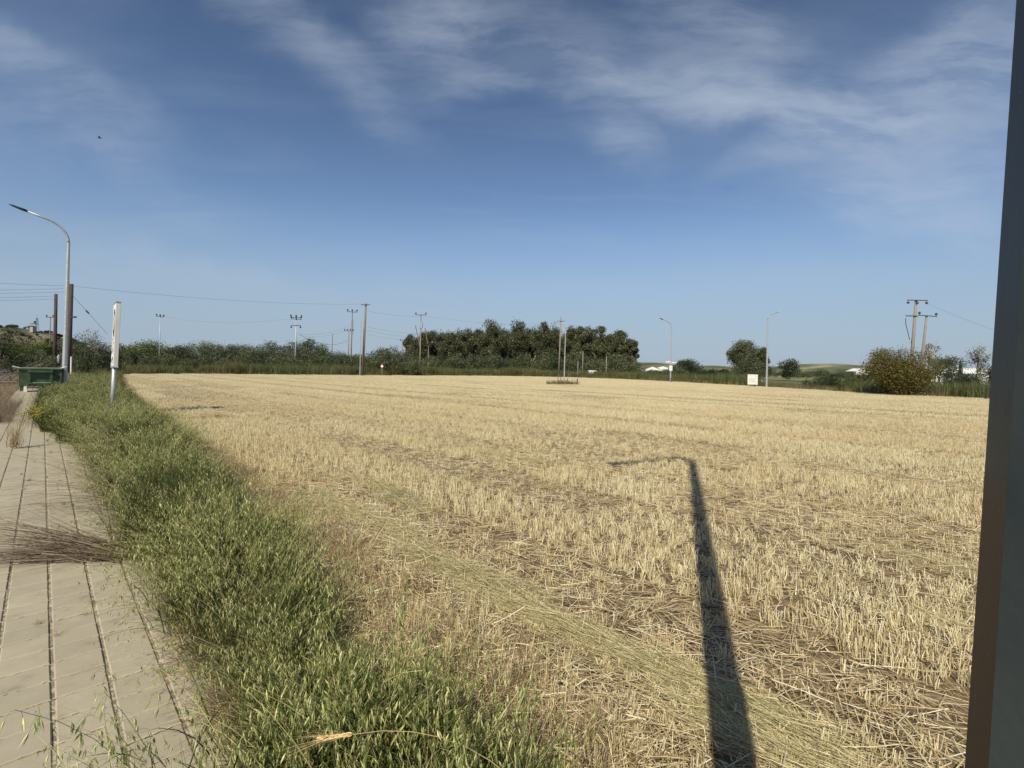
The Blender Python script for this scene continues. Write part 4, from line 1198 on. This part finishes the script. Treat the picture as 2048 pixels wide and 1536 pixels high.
ARM = (-NN[0], -NN[1])
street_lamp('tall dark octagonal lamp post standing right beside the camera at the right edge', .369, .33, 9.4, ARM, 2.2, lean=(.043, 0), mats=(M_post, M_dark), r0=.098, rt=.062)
q_ = at(128, 782, 27)
street_lamp('grey lamp post with arm curving left, beside the green skip', q_.x, q_.y, 9.35, ARM, 1.65, lean=(.012, 0), r0=.13, rt=.055, group='grey street lamps with curved arms')
q_ = at(1341, 770, 80)
street_lamp('pale thin lamp whose curved arm shows above the far white houses', q_.x, q_.y, 10.0, (-1, -.3), 1.6, mats=(M_galvpale, M_dark), r0=.09, rt=.06, group='lamp posts beyond the field')
q_ = at(1533, 775, 61)
street_lamp('pale lamp post with arm to the right, beside the white board', q_.x, q_.y, 9.1, (1, .2), 1.6, mats=(M_galvpale, M_galv), r0=.12, rt=.06, rise=.75, group='lamp posts beyond the field')
q_ = at(1128, 768, 57)
street_lamp('slim pale lamp post rising from weeds in the middle of the field', q_.x, q_.y, 6.9, (-1, 0), .5, lean=(.01, 0), mats=(M_galvpale, M_galvpale), r0=.07, rt=.045, rise=.5, group='lamp posts beyond the field')
q_ = at(720, 745, 84)
street_lamp('thin pale lamp post just left of the tall plain wooden pole', q_.x, q_.y, 9.0, (-.3, 1), .6, mats=(M_galvpale, M_galvpale), r0=.08, rt=.05, rise=.5, group='lamp posts beyond the field')


# ------------------------------------------------------------------ utility poles
def util_pole(label, px, ytop, Y, rad=.15, arms=(), lean=(0, 0), mat=M_wood, extra=None, group='wooden utility poles', rtop=None):
    t = at(px, ytop, Y); H = t.z + .2
    e = empty('utility_pole', (t.x - lean[0] * H, t.y - lean[1] * H, -.2), label, 'utility pole', group)
    g = G(); g.tube([(lean[0] * z, lean[1] * z, z) for z in (0, H * .5, H)], [rad, rad * .85, rtop or rad * .68], 9)
    link('pole', g.mesh('pole', [mat], smooth=True), e)
    for dz, L_, az, ni, up, tilt in arms:
        z = H - dz; c = Vector((lean[0] * z, lean[1] * z - rad, z)); ax = Vector((math.cos(az), math.sin(az), tilt))
        g = G(); a, b = c - ax * L_ / 2, c + ax * L_ / 2
        g.tube([a, b], .075, 4, phase=math.pi / 4)
        link('crossarm', g.mesh('crossarm', [M_dark]), e)
        for k in range(ni):
            f = (k / (ni - 1) - .5) * .92 if ni > 1 else 0
            p_ = c + ax * L_ * f; g = G(); s = 1 if up else -1
            g.tube([p_ + Vector((0, 0, .05 * s)), p_ + Vector((0, 0, .16 * s)), p_ + Vector((0, 0, .18 * s)), p_ + Vector((0, 0, .30 * s)), p_ + Vector((0, 0, .46 * s)), p_ + Vector((0, 0, .52 * s))], [.03, .03, .13, .17, .15, .05], 8)
            link('insulator', g.mesh('insulator', [M_ins]), e)
    if extra: extra(e, H, lean)
    return e, H


def struts(e, H, lean):
    g = G()
    g.tube([(-.7, 0, H - 2.5), (-.7, 0, H - 3.2), (-.1, 0, H - 5.5)], .045, 5); g.tube([(.75, 0, H - 2.0), (.6, 0, H - 3.5), (.1, 0, H - 6.0)], .045, 5)
    link('cable_run', g.mesh('cable_run', [M_dark]), e)
    g = G(); g.box((0, -.2, H - 2.2), (1.7, .12, .12)); link('cutout_bar', g.mesh('cutout_bar', [M_dark]), e)


def transformer(e, H, lean):
    g = G(); g.tube([(.2, -.3, H - 2.9), (.2, -.3, H - 1.7)], .28, 10); link('transformer', g.mesh('transformer', [M_galv]), e)
    g = G(); g.tube([(-1.2, 0, H - 2.3), (0, 0, 6.0)], .09, 6); g.tube([(1.6, 0, H - 6.2), (.9, 0, H - 2.8)], .09, 6); link('brace', g.mesh('brace', [M_wood]), e)


def steps(e, H, lean):
    for k in range(7):
        g = G(); z = H - 1.9 - k * .42; g.tube([(0, -.1, z), (.55, -.1, z)], .03, 5); link('step', g.mesh('step', [M_dark]), e)


def bracket(e, H, lean):
    g = G(); g.box((.3, 0, H - 3.3), (.6, .25, .14)); link('bracket', g.mesh('bracket', [M_dark]), e)


X0 = 0.0
util_pole('dark tarred pole with pointed top left of the near lamp post', 112, 588, 60, .21, mat=M_woodd, rtop=.16)
util_pole('thick dark tarred pole directly right of the near lamp post', 143, 568, 50, .21, mat=M_woodd, extra=bracket, lean=(.012, 0), rtop=.17)
util_pole('small far pole with short crossarm left of the dark poles', 101, 633, 110, .11, arms=[(.2, 1.6, 0, 2, True, 0)], mat=M_wood)
util_pole('small pole with three dark insulators above the citrus trees', 321, 632, 110, .11, arms=[(.15, 1.7, 0, 3, True, -.08)], mat=M_galv, lean=(.012, 0))
util_pole('pole with two crossarms and six dark insulators above the olives', 593, 635, 100, .14, arms=[(0, 2.3, 0, 3, True, -.05), (.35, 2.1, 0, 3, True, -.04), (1.6, 2.0, 0, 2, False, 0)], mat=M_galv, lean=(.012, 0))
util_pole('bare short pole between the double crossarm pole and the thin group', 665, 668, 120, .13, mat=M_wood)
util_pole('thin pole with climbing steps and three round insulators on top', 705, 624, 100, .14, arms=[(0, 2.0, 0, 3, True, -.05)], mat=M_wood, extra=steps, lean=(.012, 0))
util_pole('shorter far pole with loaded crossarm, just left of the stepped pole', 698, 662, 130, .13, arms=[(0, 2.4, 0, 4, True, 0)], mat=M_wood)
util_pole('tallest plain wooden pole with small T bar, right of the thin group', 732, 607, 85, .23, arms=[(.25, 1.5, R(8), 0, True, .06)], mat=M_wood, lean=(.03, 0))
util_pole('pole with transformer and braces at the left end of the wood', 842, 630, 110, .18, arms=[(0, 2.4, 0, 2, True, 0)], mat=M_woodl, extra=transformer)
util_pole('low T shaped pole in front of the wood beside the transformer pole', 857, 691, 115, .09, arms=[(.05, 1.5, 0, 0, True, 0)], mat=M_woodl)
util_pole('very far short pole against the sky left of the wood', 805, 680, 150, .11, arms=[(.2, 1.4, 0, 2, True, 0)], mat=M_wood)
util_pole('wooden pole with short crossarm beside the slim lamp in the field', 1122, 634, 118, .20, arms=[(1.0, 2.0, 0, 0, True, 0)], mat=M_woodl, lean=(.02, 0))
util_pole('plain pole without crossarm right of the slim lamp, before the wood', 1166, 702, 115, .11, mat=M_woodl)
util_pole('shortest plain pole before the right end of the wood', 1213, 712, 115, .11, mat=M_woodl)
util_pole('pale trunk like post at the foot of the wood between two plain poles', 1156, 722, 117, .12, mat=M_woodl)
util_pole('leaning pole with wide T crossarm and hanging insulators behind the acacia', 1832, 601, 70, .24, arms=[(0, 2.8, 0, 3, False, 0)], mat=M_woodl, lean=(.055, 0), extra=struts)
util_pole('leaning pole with lower crossarm right of the wide T pole', 1853, 632, 74, .22, arms=[(0, 2.7, 0, 2, True, -.05)], mat=M_woodl, lean=(.085, 0))


# wires
def wire(label, a, b, sag, r=.011, n=14):
    a, b = at(*a), at(*b); pts = []
    for k in range(n + 1):
        t = k / n; p_ = a.lerp(b, t); p_.z -= sag * 4 * t * (1 - t); pts.append(p_)
    g = G(); g.tube(pts, r, 3, cap=False)
    return link('overhead_wire', g.mesh('overhead_wire', [M_dark]), label=label, cat='wire', group='overhead wires')


wire('long wire from the thick tarred pole to the tallest plain pole', (143, 572, 50), (731, 608, 85), .6)
wire('topmost wire running off the left edge from the thick tarred pole', (-420, 530, 42), (143, 572, 50), .3)
for i, (ya, yb, wd_) in enumerate([(574, 577, 'second'), (580, 584, 'third'), (592, 592, 'fourth'), (597, 598, 'lowest')]):
    wire(wd_ + ' wire from the top running off the left edge to the tarred poles', (-420, ya, 45), (128 if i < 2 else 112, yb, 56), .25, .011)
wire('stay wire slanting down right from the thick tarred pole', (146, 592, 50), (215, 668, 56), .0, .016)
g = G(); q_ = at(175, 624, 52.5); g.tube([q_ + Vector((-.14, 0, .14)), q_ + Vector((.14, 0, -.14))], .09, 6); link('stay_insulator', g.mesh('stay_insulator', [M_ins]), label='egg shaped insulator on the slanting stay wire', cat='insulator')
wire('thick drooping cable from double crossarm pole towards the shorter far pole', (597, 667, 100), (697, 681, 128), 1.6, .03)
wire('upper wire from double crossarm pole to the stepped pole', (600, 667, 100), (704, 648, 100), .9)
wire('lower wire from double crossarm pole to the stepped pole', (600, 671, 100), (704, 655, 100), .9)
wire('wire from small three insulator pole to double crossarm pole', (321, 632, 110), (590, 636, 100), 1.2)
wire('upper wire between tallest plain pole and transformer pole', (735, 622, 86), (842, 633, 110), .3)
wire('second wire between tallest plain pole and transformer pole', (735, 654, 86), (842, 667, 110), .3)
wire('third wire between tallest plain pole and transformer pole', (735, 661, 86), (842, 674, 110), .3)
wire('lowest wire between tallest plain pole and transformer pole', (735, 669, 86), (842, 681, 110), .3)
wire('wire from transformer pole fading over the wood to the right', (846, 631, 110), (1122, 645, 118), 1.0, .011)
wire('wire from the wide T crossarm running behind the near post', (1852, 606, 70), (2100, 690, 90), .6, .011)


# ------------------------------------------------------------------ green skip on the pavement
def skip():
    s, t = pix_st(74, 783)
    q = at(80, 783, 26.4)
    e = empty('refuse_skip', (q.x, q.y, 0), 'green metal refuse skip with pale worn rims standing across the pavement', 'skip', rz=ROT_U - R(90))
    # local x to the right across the pavement, local -y towards the camera
    Wd, Hh, Dp = 1.62, 1.25, 1.4
    g = G()
    z0, z1, b0, b1 = .30, Hh - .06, .95, 1.0
    V = [(-Wd / 2 * b0, -Dp / 2 * .8, z0), (Wd / 2 * b0, -Dp / 2 * .8, z0), (Wd / 2 * b0, Dp / 2 * .8, z0), (-Wd / 2 * b0, Dp / 2 * .8, z0),
         (-Wd / 2, -Dp / 2, z1), (Wd / 2, -Dp / 2, z1), (Wd / 2, Dp / 2, z1), (-Wd / 2, Dp / 2, z1)]
    F = [(0, 1, 5, 4), (1, 2, 6, 5), (2, 3, 7, 6), (3, 0, 4, 7), (3, 2, 1, 0)]
    g.add(V, F4=F)
    Vi = [(x * .96, y * .95, z + (.03 if z < .5 else 0)) for x, y, z in V]
    g.add(Vi, F4=[f[::-1] for f in F])
    link('body', g.mesh('body', [M_green]), e)
    for nm, c, d_ in (('rim', (0, -Dp / 2 - .02, z1), (Wd + .12, .09, .07)), ('rim', (0, Dp / 2 + .02, z1), (Wd + .12, .09, .07)),
                      ('rim', (-Wd / 2 - .03, 0, z1 + .003), (.09, Dp - .05, .07)), ('rim', (Wd / 2 + .03, 0, z1 + .003), (.09, Dp - .05, .07))):
        g = G(); g.box(c, d_, m=0); g.box((c[0], c[1], c[2] + .04), (d_[0] * .93, d_[1] * .8, .012), m=1)
        link(nm, g.mesh(nm, [M_green, M_green_w]), e)
    for x in (-.42, .42):
        g = G(); g.add([(x - .06, -Dp / 2 * .8 - .10, z0), (x + .06, -Dp / 2 * .8 - .10, z0), (x + .06, -Dp / 2 - .09, z1 - .02), (x - .06, -Dp / 2 - .09, z1 - .02),
                        (x - .06, -Dp / 2 * .8, z0), (x + .06, -Dp / 2 * .8, z0), (x + .06, -Dp / 2, z1 - .02), (x - .06, -Dp / 2, z1 - .02)],
                       F4=[(0, 1, 2, 3), (4, 0, 3, 7), (1, 5, 6, 2), (3, 2, 6, 7), (0, 4, 5, 1)])
        link('frame_post', g.mesh('frame_post', [M_green]), e)
    g = G(); g.box((0, -Dp / 2 - .07, z1 - .13), (.96, .10, .11)); link('top_rail', g.mesh('top_rail', [M_green]), e)
    g = G(); g.box((-.02, -Dp / 2 - .06, z0 + .14), (.92, .16, .08), m=0); g.box((.06, -Dp / 2 - .06, z0 + .188), (.66, .14, .012), m=1); link('lower_rail', g.mesh('lower_rail', [M_green, M_green_w]), e)
    for x in (-.55, .02):
        g = G(); g.box((x, -Dp / 2 * .8 - .02, .12), (.13, .14, .30), taper=.85); link('leg', g.mesh('leg', [M_white]), e)
    for x in (-.7, .7):
        g = G(); g.box((x, Dp / 2 * .7, .15), (.14, .14, .30)); link('leg', g.mesh('leg', [M_green]), e)
    for sx in (-1, 1):
        g = G(); g.tube([(sx * (Wd / 2 - .05), -Dp / 2, z1 + .02), (sx * (Wd / 2 + .16), -Dp / 2 - .03, z1 + .10), (sx * (Wd / 2 + .22), -Dp / 2 - .03, z1 + .12)], [.05, .04, .03], 6)
        link('lifting_lug', g.mesh('lifting_lug', [M_green_w]), e)
    g = G(); g.tube([(.25, -Dp / 2 + .2, .14), (.33, -Dp / 2 + .2, .14)], .14, 14); link('wheel', g.mesh('wheel', [M_dark]), e)


skip()


# ------------------------------------------------------------------ advertising light box on its pole, seen almost edge on
def light_box():
    q = at(224, 838, 15.0)
    ang = math.atan2(D[1], D[0])
    e = empty('advertising_sign', (q.x, q.y, -.02), 'white double sided box sign with black lettering on a grey pole in the verge', 'sign', rz=ang)
    e.rotation_euler = (R(1.3), R(.6), ang)
    g = G(); g.tube([(0, 0, 0), (0, 0, 1.7)], .058, 12); link('pole', g.mesh('pole', [M_galv], smooth=True), e)
    z0, z1, Wd, T = 1.50, 3.43, .74, .10
    g = G(); g.box((0, 0, (z0 + z1) / 2), (Wd, T, z1 - z0)); link('box', g.mesh('box', [M_boxgrey]), e)
    for zc in (z0, z1):
        g = G(); g.box((0, 0, zc), (Wd + .03, T + .03, .035)); link('trim', g.mesh('trim', [M_galv]), e)
    # faces: +y is the side towards the road
    for sy in (1, -1):
        g = G(); g.box((0, sy * (T / 2 + .004), (z0 + z1) / 2), (Wd - .06, .008, z1 - z0 - .08)); f = link('face_panel', g.mesh('face_panel', [M_whitewash]), e)
        y = sy * (T / 2 + .011)
        gg = G(); n = 20; cx, cz = -.06, z1 - .60
        a = np.linspace(0, 2 * np.pi, n + 1)[:-1]
        o_ = np.stack([cx + np.cos(a) * .26, np.full(n, y), cz + np.sin(a) * .42], 1); i_ = np.stack([cx + .02 + np.cos(a) * .15, np.full(n, y), cz + .02 + np.sin(a) * .26], 1)
        gg.add(np.vstack([o_, i_]), F4=[(k, (k + 1) % n, n + (k + 1) % n, n + k) for k in range(n)])
        link('black_emblem', gg.mesh('black_emblem', [M_black]), f)
        gg = G()
        for k, (zc, amp, ph) in enumerate([(z0 + .78, .10, 0), (z0 + .50, .07, 1.3), (z0 + .22, .06, 2.1)]):
            xs = np.linspace(-.29, .29, 40); zz = zc + amp * np.sin(xs * 17 + ph) + .05 * np.sin(xs * 41)
            wd = .028 + .014 * np.cos(xs * 17 + ph)
            Vv = np.concatenate([np.stack([xs, np.full(40, y), zz - wd], 1), np.stack([xs, np.full(40, y), zz + wd], 1)])
            gg.add(Vv, F4=[(j, j + 1, 41 + j, 40 + j) for j in range(39)])
        link('script_lettering', gg.mesh('script_lettering', [M_black]), f)


light_box()


def board():
    q = at(1505, 774, 62)
    e = empty('notice_board', (q.x, q.y, 0), 'white square notice board with faint grey print at the field edge', 'board')
    for x in (-.5, .5):
        g = G(); g.box((x, .05, .75), (.06, .06, 1.5)); link('leg', g.mesh('leg', [M_galv]), e)
    g = G(); g.box((0, 0, .92), (1.26, .04, 1.25)); pn = link('panel', g.mesh('panel', [M_white]), e)
    g = G()
    for x, z, w, h in [(-.42, 1.40, .16, .05), (.40, 1.33, .12, .09), (-.05, 1.00, .9, .035), (-.1, .92, .75, .03), (.02, .72, .8, .05), (-.15, .62, .5, .03)]:
        g.box((x, -.0225, z), (w, .003, h))
    link('print', g.mesh('print', [M_grey]), pn)
    q = at(1340, 768, 78)
    e = empty('small_sign', (q.x, q.y, -.1), 'small pale grey square sign on a short post under the bent lamp', 'sign')
    g = G(); g.tube([(0, 0, 0), (0, 0, 3.3)], .06, 8); link('post', g.mesh('post', [M_galvpale]), e)
    g = G(); g.box((.05, -.08, 2.35), (.5, .03, .8)); link('panel', g.mesh('panel', [M_white]), e)
    for x in (-.35, .55):
        g = G(); g.box((x, -.02, 3.35 - .1 * (x > 0)), (.75, .05, .16)); link('arm_panel', g.mesh('arm_panel', [M_white]), e)
    q = at(764, 742, 88)
    e = empty('road_sign', (q.x, q.y, -.2), 'small white road sign with red border before the olive row', 'sign')
    g = G(); g.tube([(0, 0, 0), (0, 0, 2.4)], .035, 6); link('post', g.mesh('post', [M_galvpale]), e)
    g = G(); a = np.linspace(0, 2 * np.pi, 17)[:-1]
    g.tube([(0, -.03, 1.9), (0, -.06, 1.9)], .27, 16); link('disc', g.mesh('disc', [M_white]), e)
    g = G(); o_ = np.stack([np.cos(a) * .27, np.full(16, -.065), 1.9 + np.sin(a) * .27], 1); i_ = np.stack([np.cos(a) * .21, np.full(16, -.065), 1.9 + np.sin(a) * .21], 1)
    g.add(np.vstack([o_, i_]), F4=[(k, (k + 1) % 16, 16 + (k + 1) % 16, 16 + k) for k in range(16)]); link('red_border', g.mesh('red_border', [M_red]), e)


board()
q = at(142, 745, 45)
g = G(); g.tube([(0, 0, -.2), (0, 0, 2.0)], .06, 8); link('marker_post', g.mesh('marker_post', [M_white]), label='short white marker post at the foot of the tarred poles', cat='post', loc=(q.x, q.y, 0))
q = at(117, 715, 47); g = G()
g.tube([(0, 0, -.5), (.03, 0, -.2), (0, 0, .05), (.05, 0, .28)], [.04, .09, .12, .03], 8)
link('plastic_bag', g.mesh('plastic_bag', [M_galvpale]), label='small pale plastic bag snagged in the bushes left of the near lamp', cat='bag', loc=q)
# stakes and weeds round the lamp in the field
for k, (px, yt, lb, lean) in enumerate([(1117, 748, 'thin dark stake left of the slim lamp in the field', .08), (1121, 752, 'dark stake at the foot of the slim lamp in the field', -.1),
                                        (1135, 756, 'short stake just right of the slim lamp in the field', .15), (1155, 757, 'thick dark stake standing apart right of the slim lamp', 0.02), (1137, 761, 'lowest leaning stake beside the slim lamp', -.3)]):
    t = at(px, yt, 57); g = G(); g.tube([(0, 0, 0), (lean, 0, t.z)], [.05 if k != 3 else .08, .035 if k != 3 else .07], 6)
    link('stake', g.mesh('stake', [M_bark]), label=lb, cat='stake', loc=(t.x - lean, t.y, 0), group='stakes in the field')
q = at(1128, 768, 57); n = 46
P = np.stack([q.x + RNG.normal(0, .9, n), q.y + RNG.normal(0, .5, n), np.full(n, 0.)], 1)
scatter('weeds', 'reed_dry', P[:26], zrot(26, tilt=.2), RNG.uniform(.25, .6, 26))
scatter('green_weeds', 'reed', P[26:], zrot(20, tilt=.2), RNG.uniform(.15, .35, 20))


# ------------------------------------------------------------------ houses, van, mast, bird
def house(label, px, pyb, Y, w, d, h, rz=0.0, gable=1.2, roofmat=M_roof, wins=2, mat=M_whitewash, name='house'):
    q = at(px, pyb, Y)
    e = empty(name, (q.x, q.y, -.3), label, 'house', rz=rz)
    hb = h
    g = G(); g.box((0, 0, hb / 2), (w, d, hb))
    if gable: g.add([(-w / 2, -d / 2 + .01, hb), (w / 2, -d / 2 + .01, hb), (0, -d / 2 + .01, hb + gable), (-w / 2, d / 2 - .01, hb), (w / 2, d / 2 - .01, hb), (0, d / 2 - .01, hb + gable)], F3=[(0, 1, 2), (4, 3, 5)])
    link('wall', g.mesh('wall', [mat]), e)
    g = G(); o = .25
    if gable:
        for s in (-1, 1):
            g.add([(s * (w / 2 + o), -d / 2 - o, hb - .1), (s * (w / 2 + o), d / 2 + o, hb - .1), (0, d / 2 + o, hb + gable + .06), (0, -d / 2 - o, hb + gable + .06),
                   (s * (w / 2 + o), -d / 2 - o, hb + .04), (s * (w / 2 + o), d / 2 + o, hb + .04), (0, d / 2 + o, hb + gable + .2), (0, -d / 2 - o, hb + gable + .2)],
                  F4=[(0, 1, 2, 3), (4, 5, 6, 7), (0, 3, 7, 4), (1, 2, 6, 5), (0, 1, 5, 4)])
    else:
        g.box((0, 0, hb + .1), (w + .2, d + .2, .2))
    link('roof', g.mesh('roof', [roofmat]), e)
    for k in range(wins):
        x = (k + .5) / wins * w - w / 2
        g = G(); g.box((x, -d / 2 - .02, hb * .55), (.9, .06, 1.1)); link('window', g.mesh('window', [M_glass]), e)
    g = G(); g.box((w * .02, -d / 2 - .02, 1.1), (.9, .06, 2.1)); link('door', g.mesh('door', [M_dark]), e)
    return e


house('white gabled house between the cypress and the bare topped tree', 1936, 752, 118, 4.2, 9, 2.9, R(12), 1.1, M_whitewash, 0)
house('white house with brown roof, left one right of the wood', 1301, 741, 290, 8, 8, 3.6, 0, 1.4, M_roof, 2)
house('long white house with brown roof next to the bent lamp', 1320, 739, 330, 13, 8, 4.2, R(8), 1.6, M_roof, 3)
house('tiny flat white house left of the small round tree on the horizon', 1556, 744, 420, 13, 9, 4.2, 0, 0, M_whitewash, 3)
house('small white gable end left of the golden acacia', 1716, 752, 230, 6, 8, 3.9, R(-6), 1.2, M_whitewash, 1)
house('flat pale farm building showing low through the trees at right', 1864, 747, 190, 6, 6, 3.0, 0, 0, M_roof, 2)


def van():
    q = at(1186, 752, 118)
    e = empty('parked_van', (q.x, q.y, -.2), 'white van roof and side showing above the grass before the wood', 'van')
    g = G(); prof = [(-1.15, .35), (1.15, .35), (1.2, .9), (.95, 1.1), (.7, 1.75), (.5, 1.9), (-1.0, 1.9), (-1.15, 1.75)]; n = len(prof)
    V = [(x, y, z) for y in (-.85, .85) for x, z in prof]
    g.add(V, F4=[(i, (i + 1) % n, n + (i + 1) % n, n + i) for i in range(n)]); me = bpy.data.meshes.new('body')
    me.from_pydata(V, [], [[i, (i + 1) % n, n + (i + 1) % n, n + i] for i in range(n)] + [list(range(n))[::-1], list(range(n, 2 * n))]); me.materials.append(M_white); me.update()
    link('body', me, e)
    g = G(); g.box((.35, -.86, 1.45), (.6, .02, .4)); link('side_window', g.mesh('side_window', [M_glass]), e)
    for x in (-.7, .75):
        for y in (-.8, .8):
            g = G(); g.tube([(x, y - .1, .32), (x, y + .1, .32)], .32, 14); link('wheel', g.mesh('wheel', [M_dark]), e)


van()
# mast and hut on the left hill
q = at(74, 660, 415)
e = empty('radio_mast', (q.x, q.y, q.z - 2), 'thin lattice mast beside a hut on top of the left hill', 'mast')
g = G(); Hm = 12
for sx, sy in ((-1, -1), (1, -1), (1, 1), (-1, 1)): g.tube([(sx * .9, sy * .9, 0), (sx * .35, sy * .35, Hm)], .16, 4)
link('lattice_legs', g.mesh('lattice_legs', [M_dark]), e)
g = G()
for k in range(6):
    z = k * 2; s0 = .9 - .55 * z / Hm; s1 = .9 - .55 * (z + 2) / Hm
    g.tube([(-s0, -s0, z), (s1, -s1, z + 2)], .10, 4); g.tube([(s0, -s0, z), (-s1, -s1, z + 2)], .10, 4)
link('bracing', g.mesh('bracing', [M_dark]), e)
g = G(); g.box((-2.2, 0, 7.0), (5.0, 2.0, .5)); g.box((-1.0, -.9, 8.4), (1.6, .5, 1.9)); link('platform', g.mesh('platform', [M_dark]), e)
g = G(); g.tube([(0, 0, Hm), (0, 0, Hm + 3)], .12, 5); link('antenna', g.mesh('antenna', [M_galv]), e)
q = at(66, 660, 412)
e = empty('hilltop_hut', (q.x, q.y, q.z - 2), 'small dark hut below the mast on the left hill', 'hut')
g = G(); g.box((0, 0, 2.4), (2.6, 3, 4.8)); link('wall', g.mesh('wall', [M_kerb]), e)
g = G(); g.box((0, 0, 4.9), (3.2, 3.6, .25)); link('roof', g.mesh('roof', [M_dark]), e)
# scrub on the hill
variant_set('scrub', [(lambda gg: (leaves(gg, [(0, 0, 1.0)], [(1.6, 1.6, 1.1)], [160], .55, s), gg.mesh('hill_scrub', [M_pine]))[1])(G()) for s in (1, 2)])
hp = at(30, 740, 420); n = 700
X_ = RNG.uniform(-1, 1, n); Y_ = RNG.uniform(-1, .3, n)
H_ = 31 * np.exp(-(X_ ** 2) * 3.2) * np.exp(-(Y_ ** 2) * 3.2) - 31 * .045 - .5
k = H_ > 0
scatter('hillside_scrub', 'scrub', np.stack([X_ * 110 + hp.x, Y_ * 90 + hp.y, H_], 1)[k], zrot(k.sum()), RNG.uniform(.5, 1.3, k.sum()))
# bird
q = at(199, 276, 60)
e = empty('bird', q, 'tiny dark bird flying high in the left part of the sky', 'bird', rz=R(20))
g = G(); g.tube([(-.22, 0, 0), (-.12, 0, .01), (.05, 0, .02), (.16, 0, .03), (.22, 0, .03)], [.01, .05, .065, .035, .008], 8); link('body', g.mesh('body', [M_dark], smooth=True), e)
for s in (-1, 1):
    g = G(); V = [(.10, s * .04, .03), (-.06, s * .04, .03), (.10, s * .26, .12), (-.03, s * .24, .11), (.0, s * .50, .04)]
    g.add(V + [(x, y, z + .012) for x, y, z in V], F4=[(0, 1, 3, 2), (5, 7, 8, 6), (0, 2, 7, 5), (1, 6, 8, 3)], F3=[(2, 3, 4), (7, 9, 8), (2, 4, 9), (3, 9, 4)]); link('wing', g.mesh('wing', [M_dark]), e)
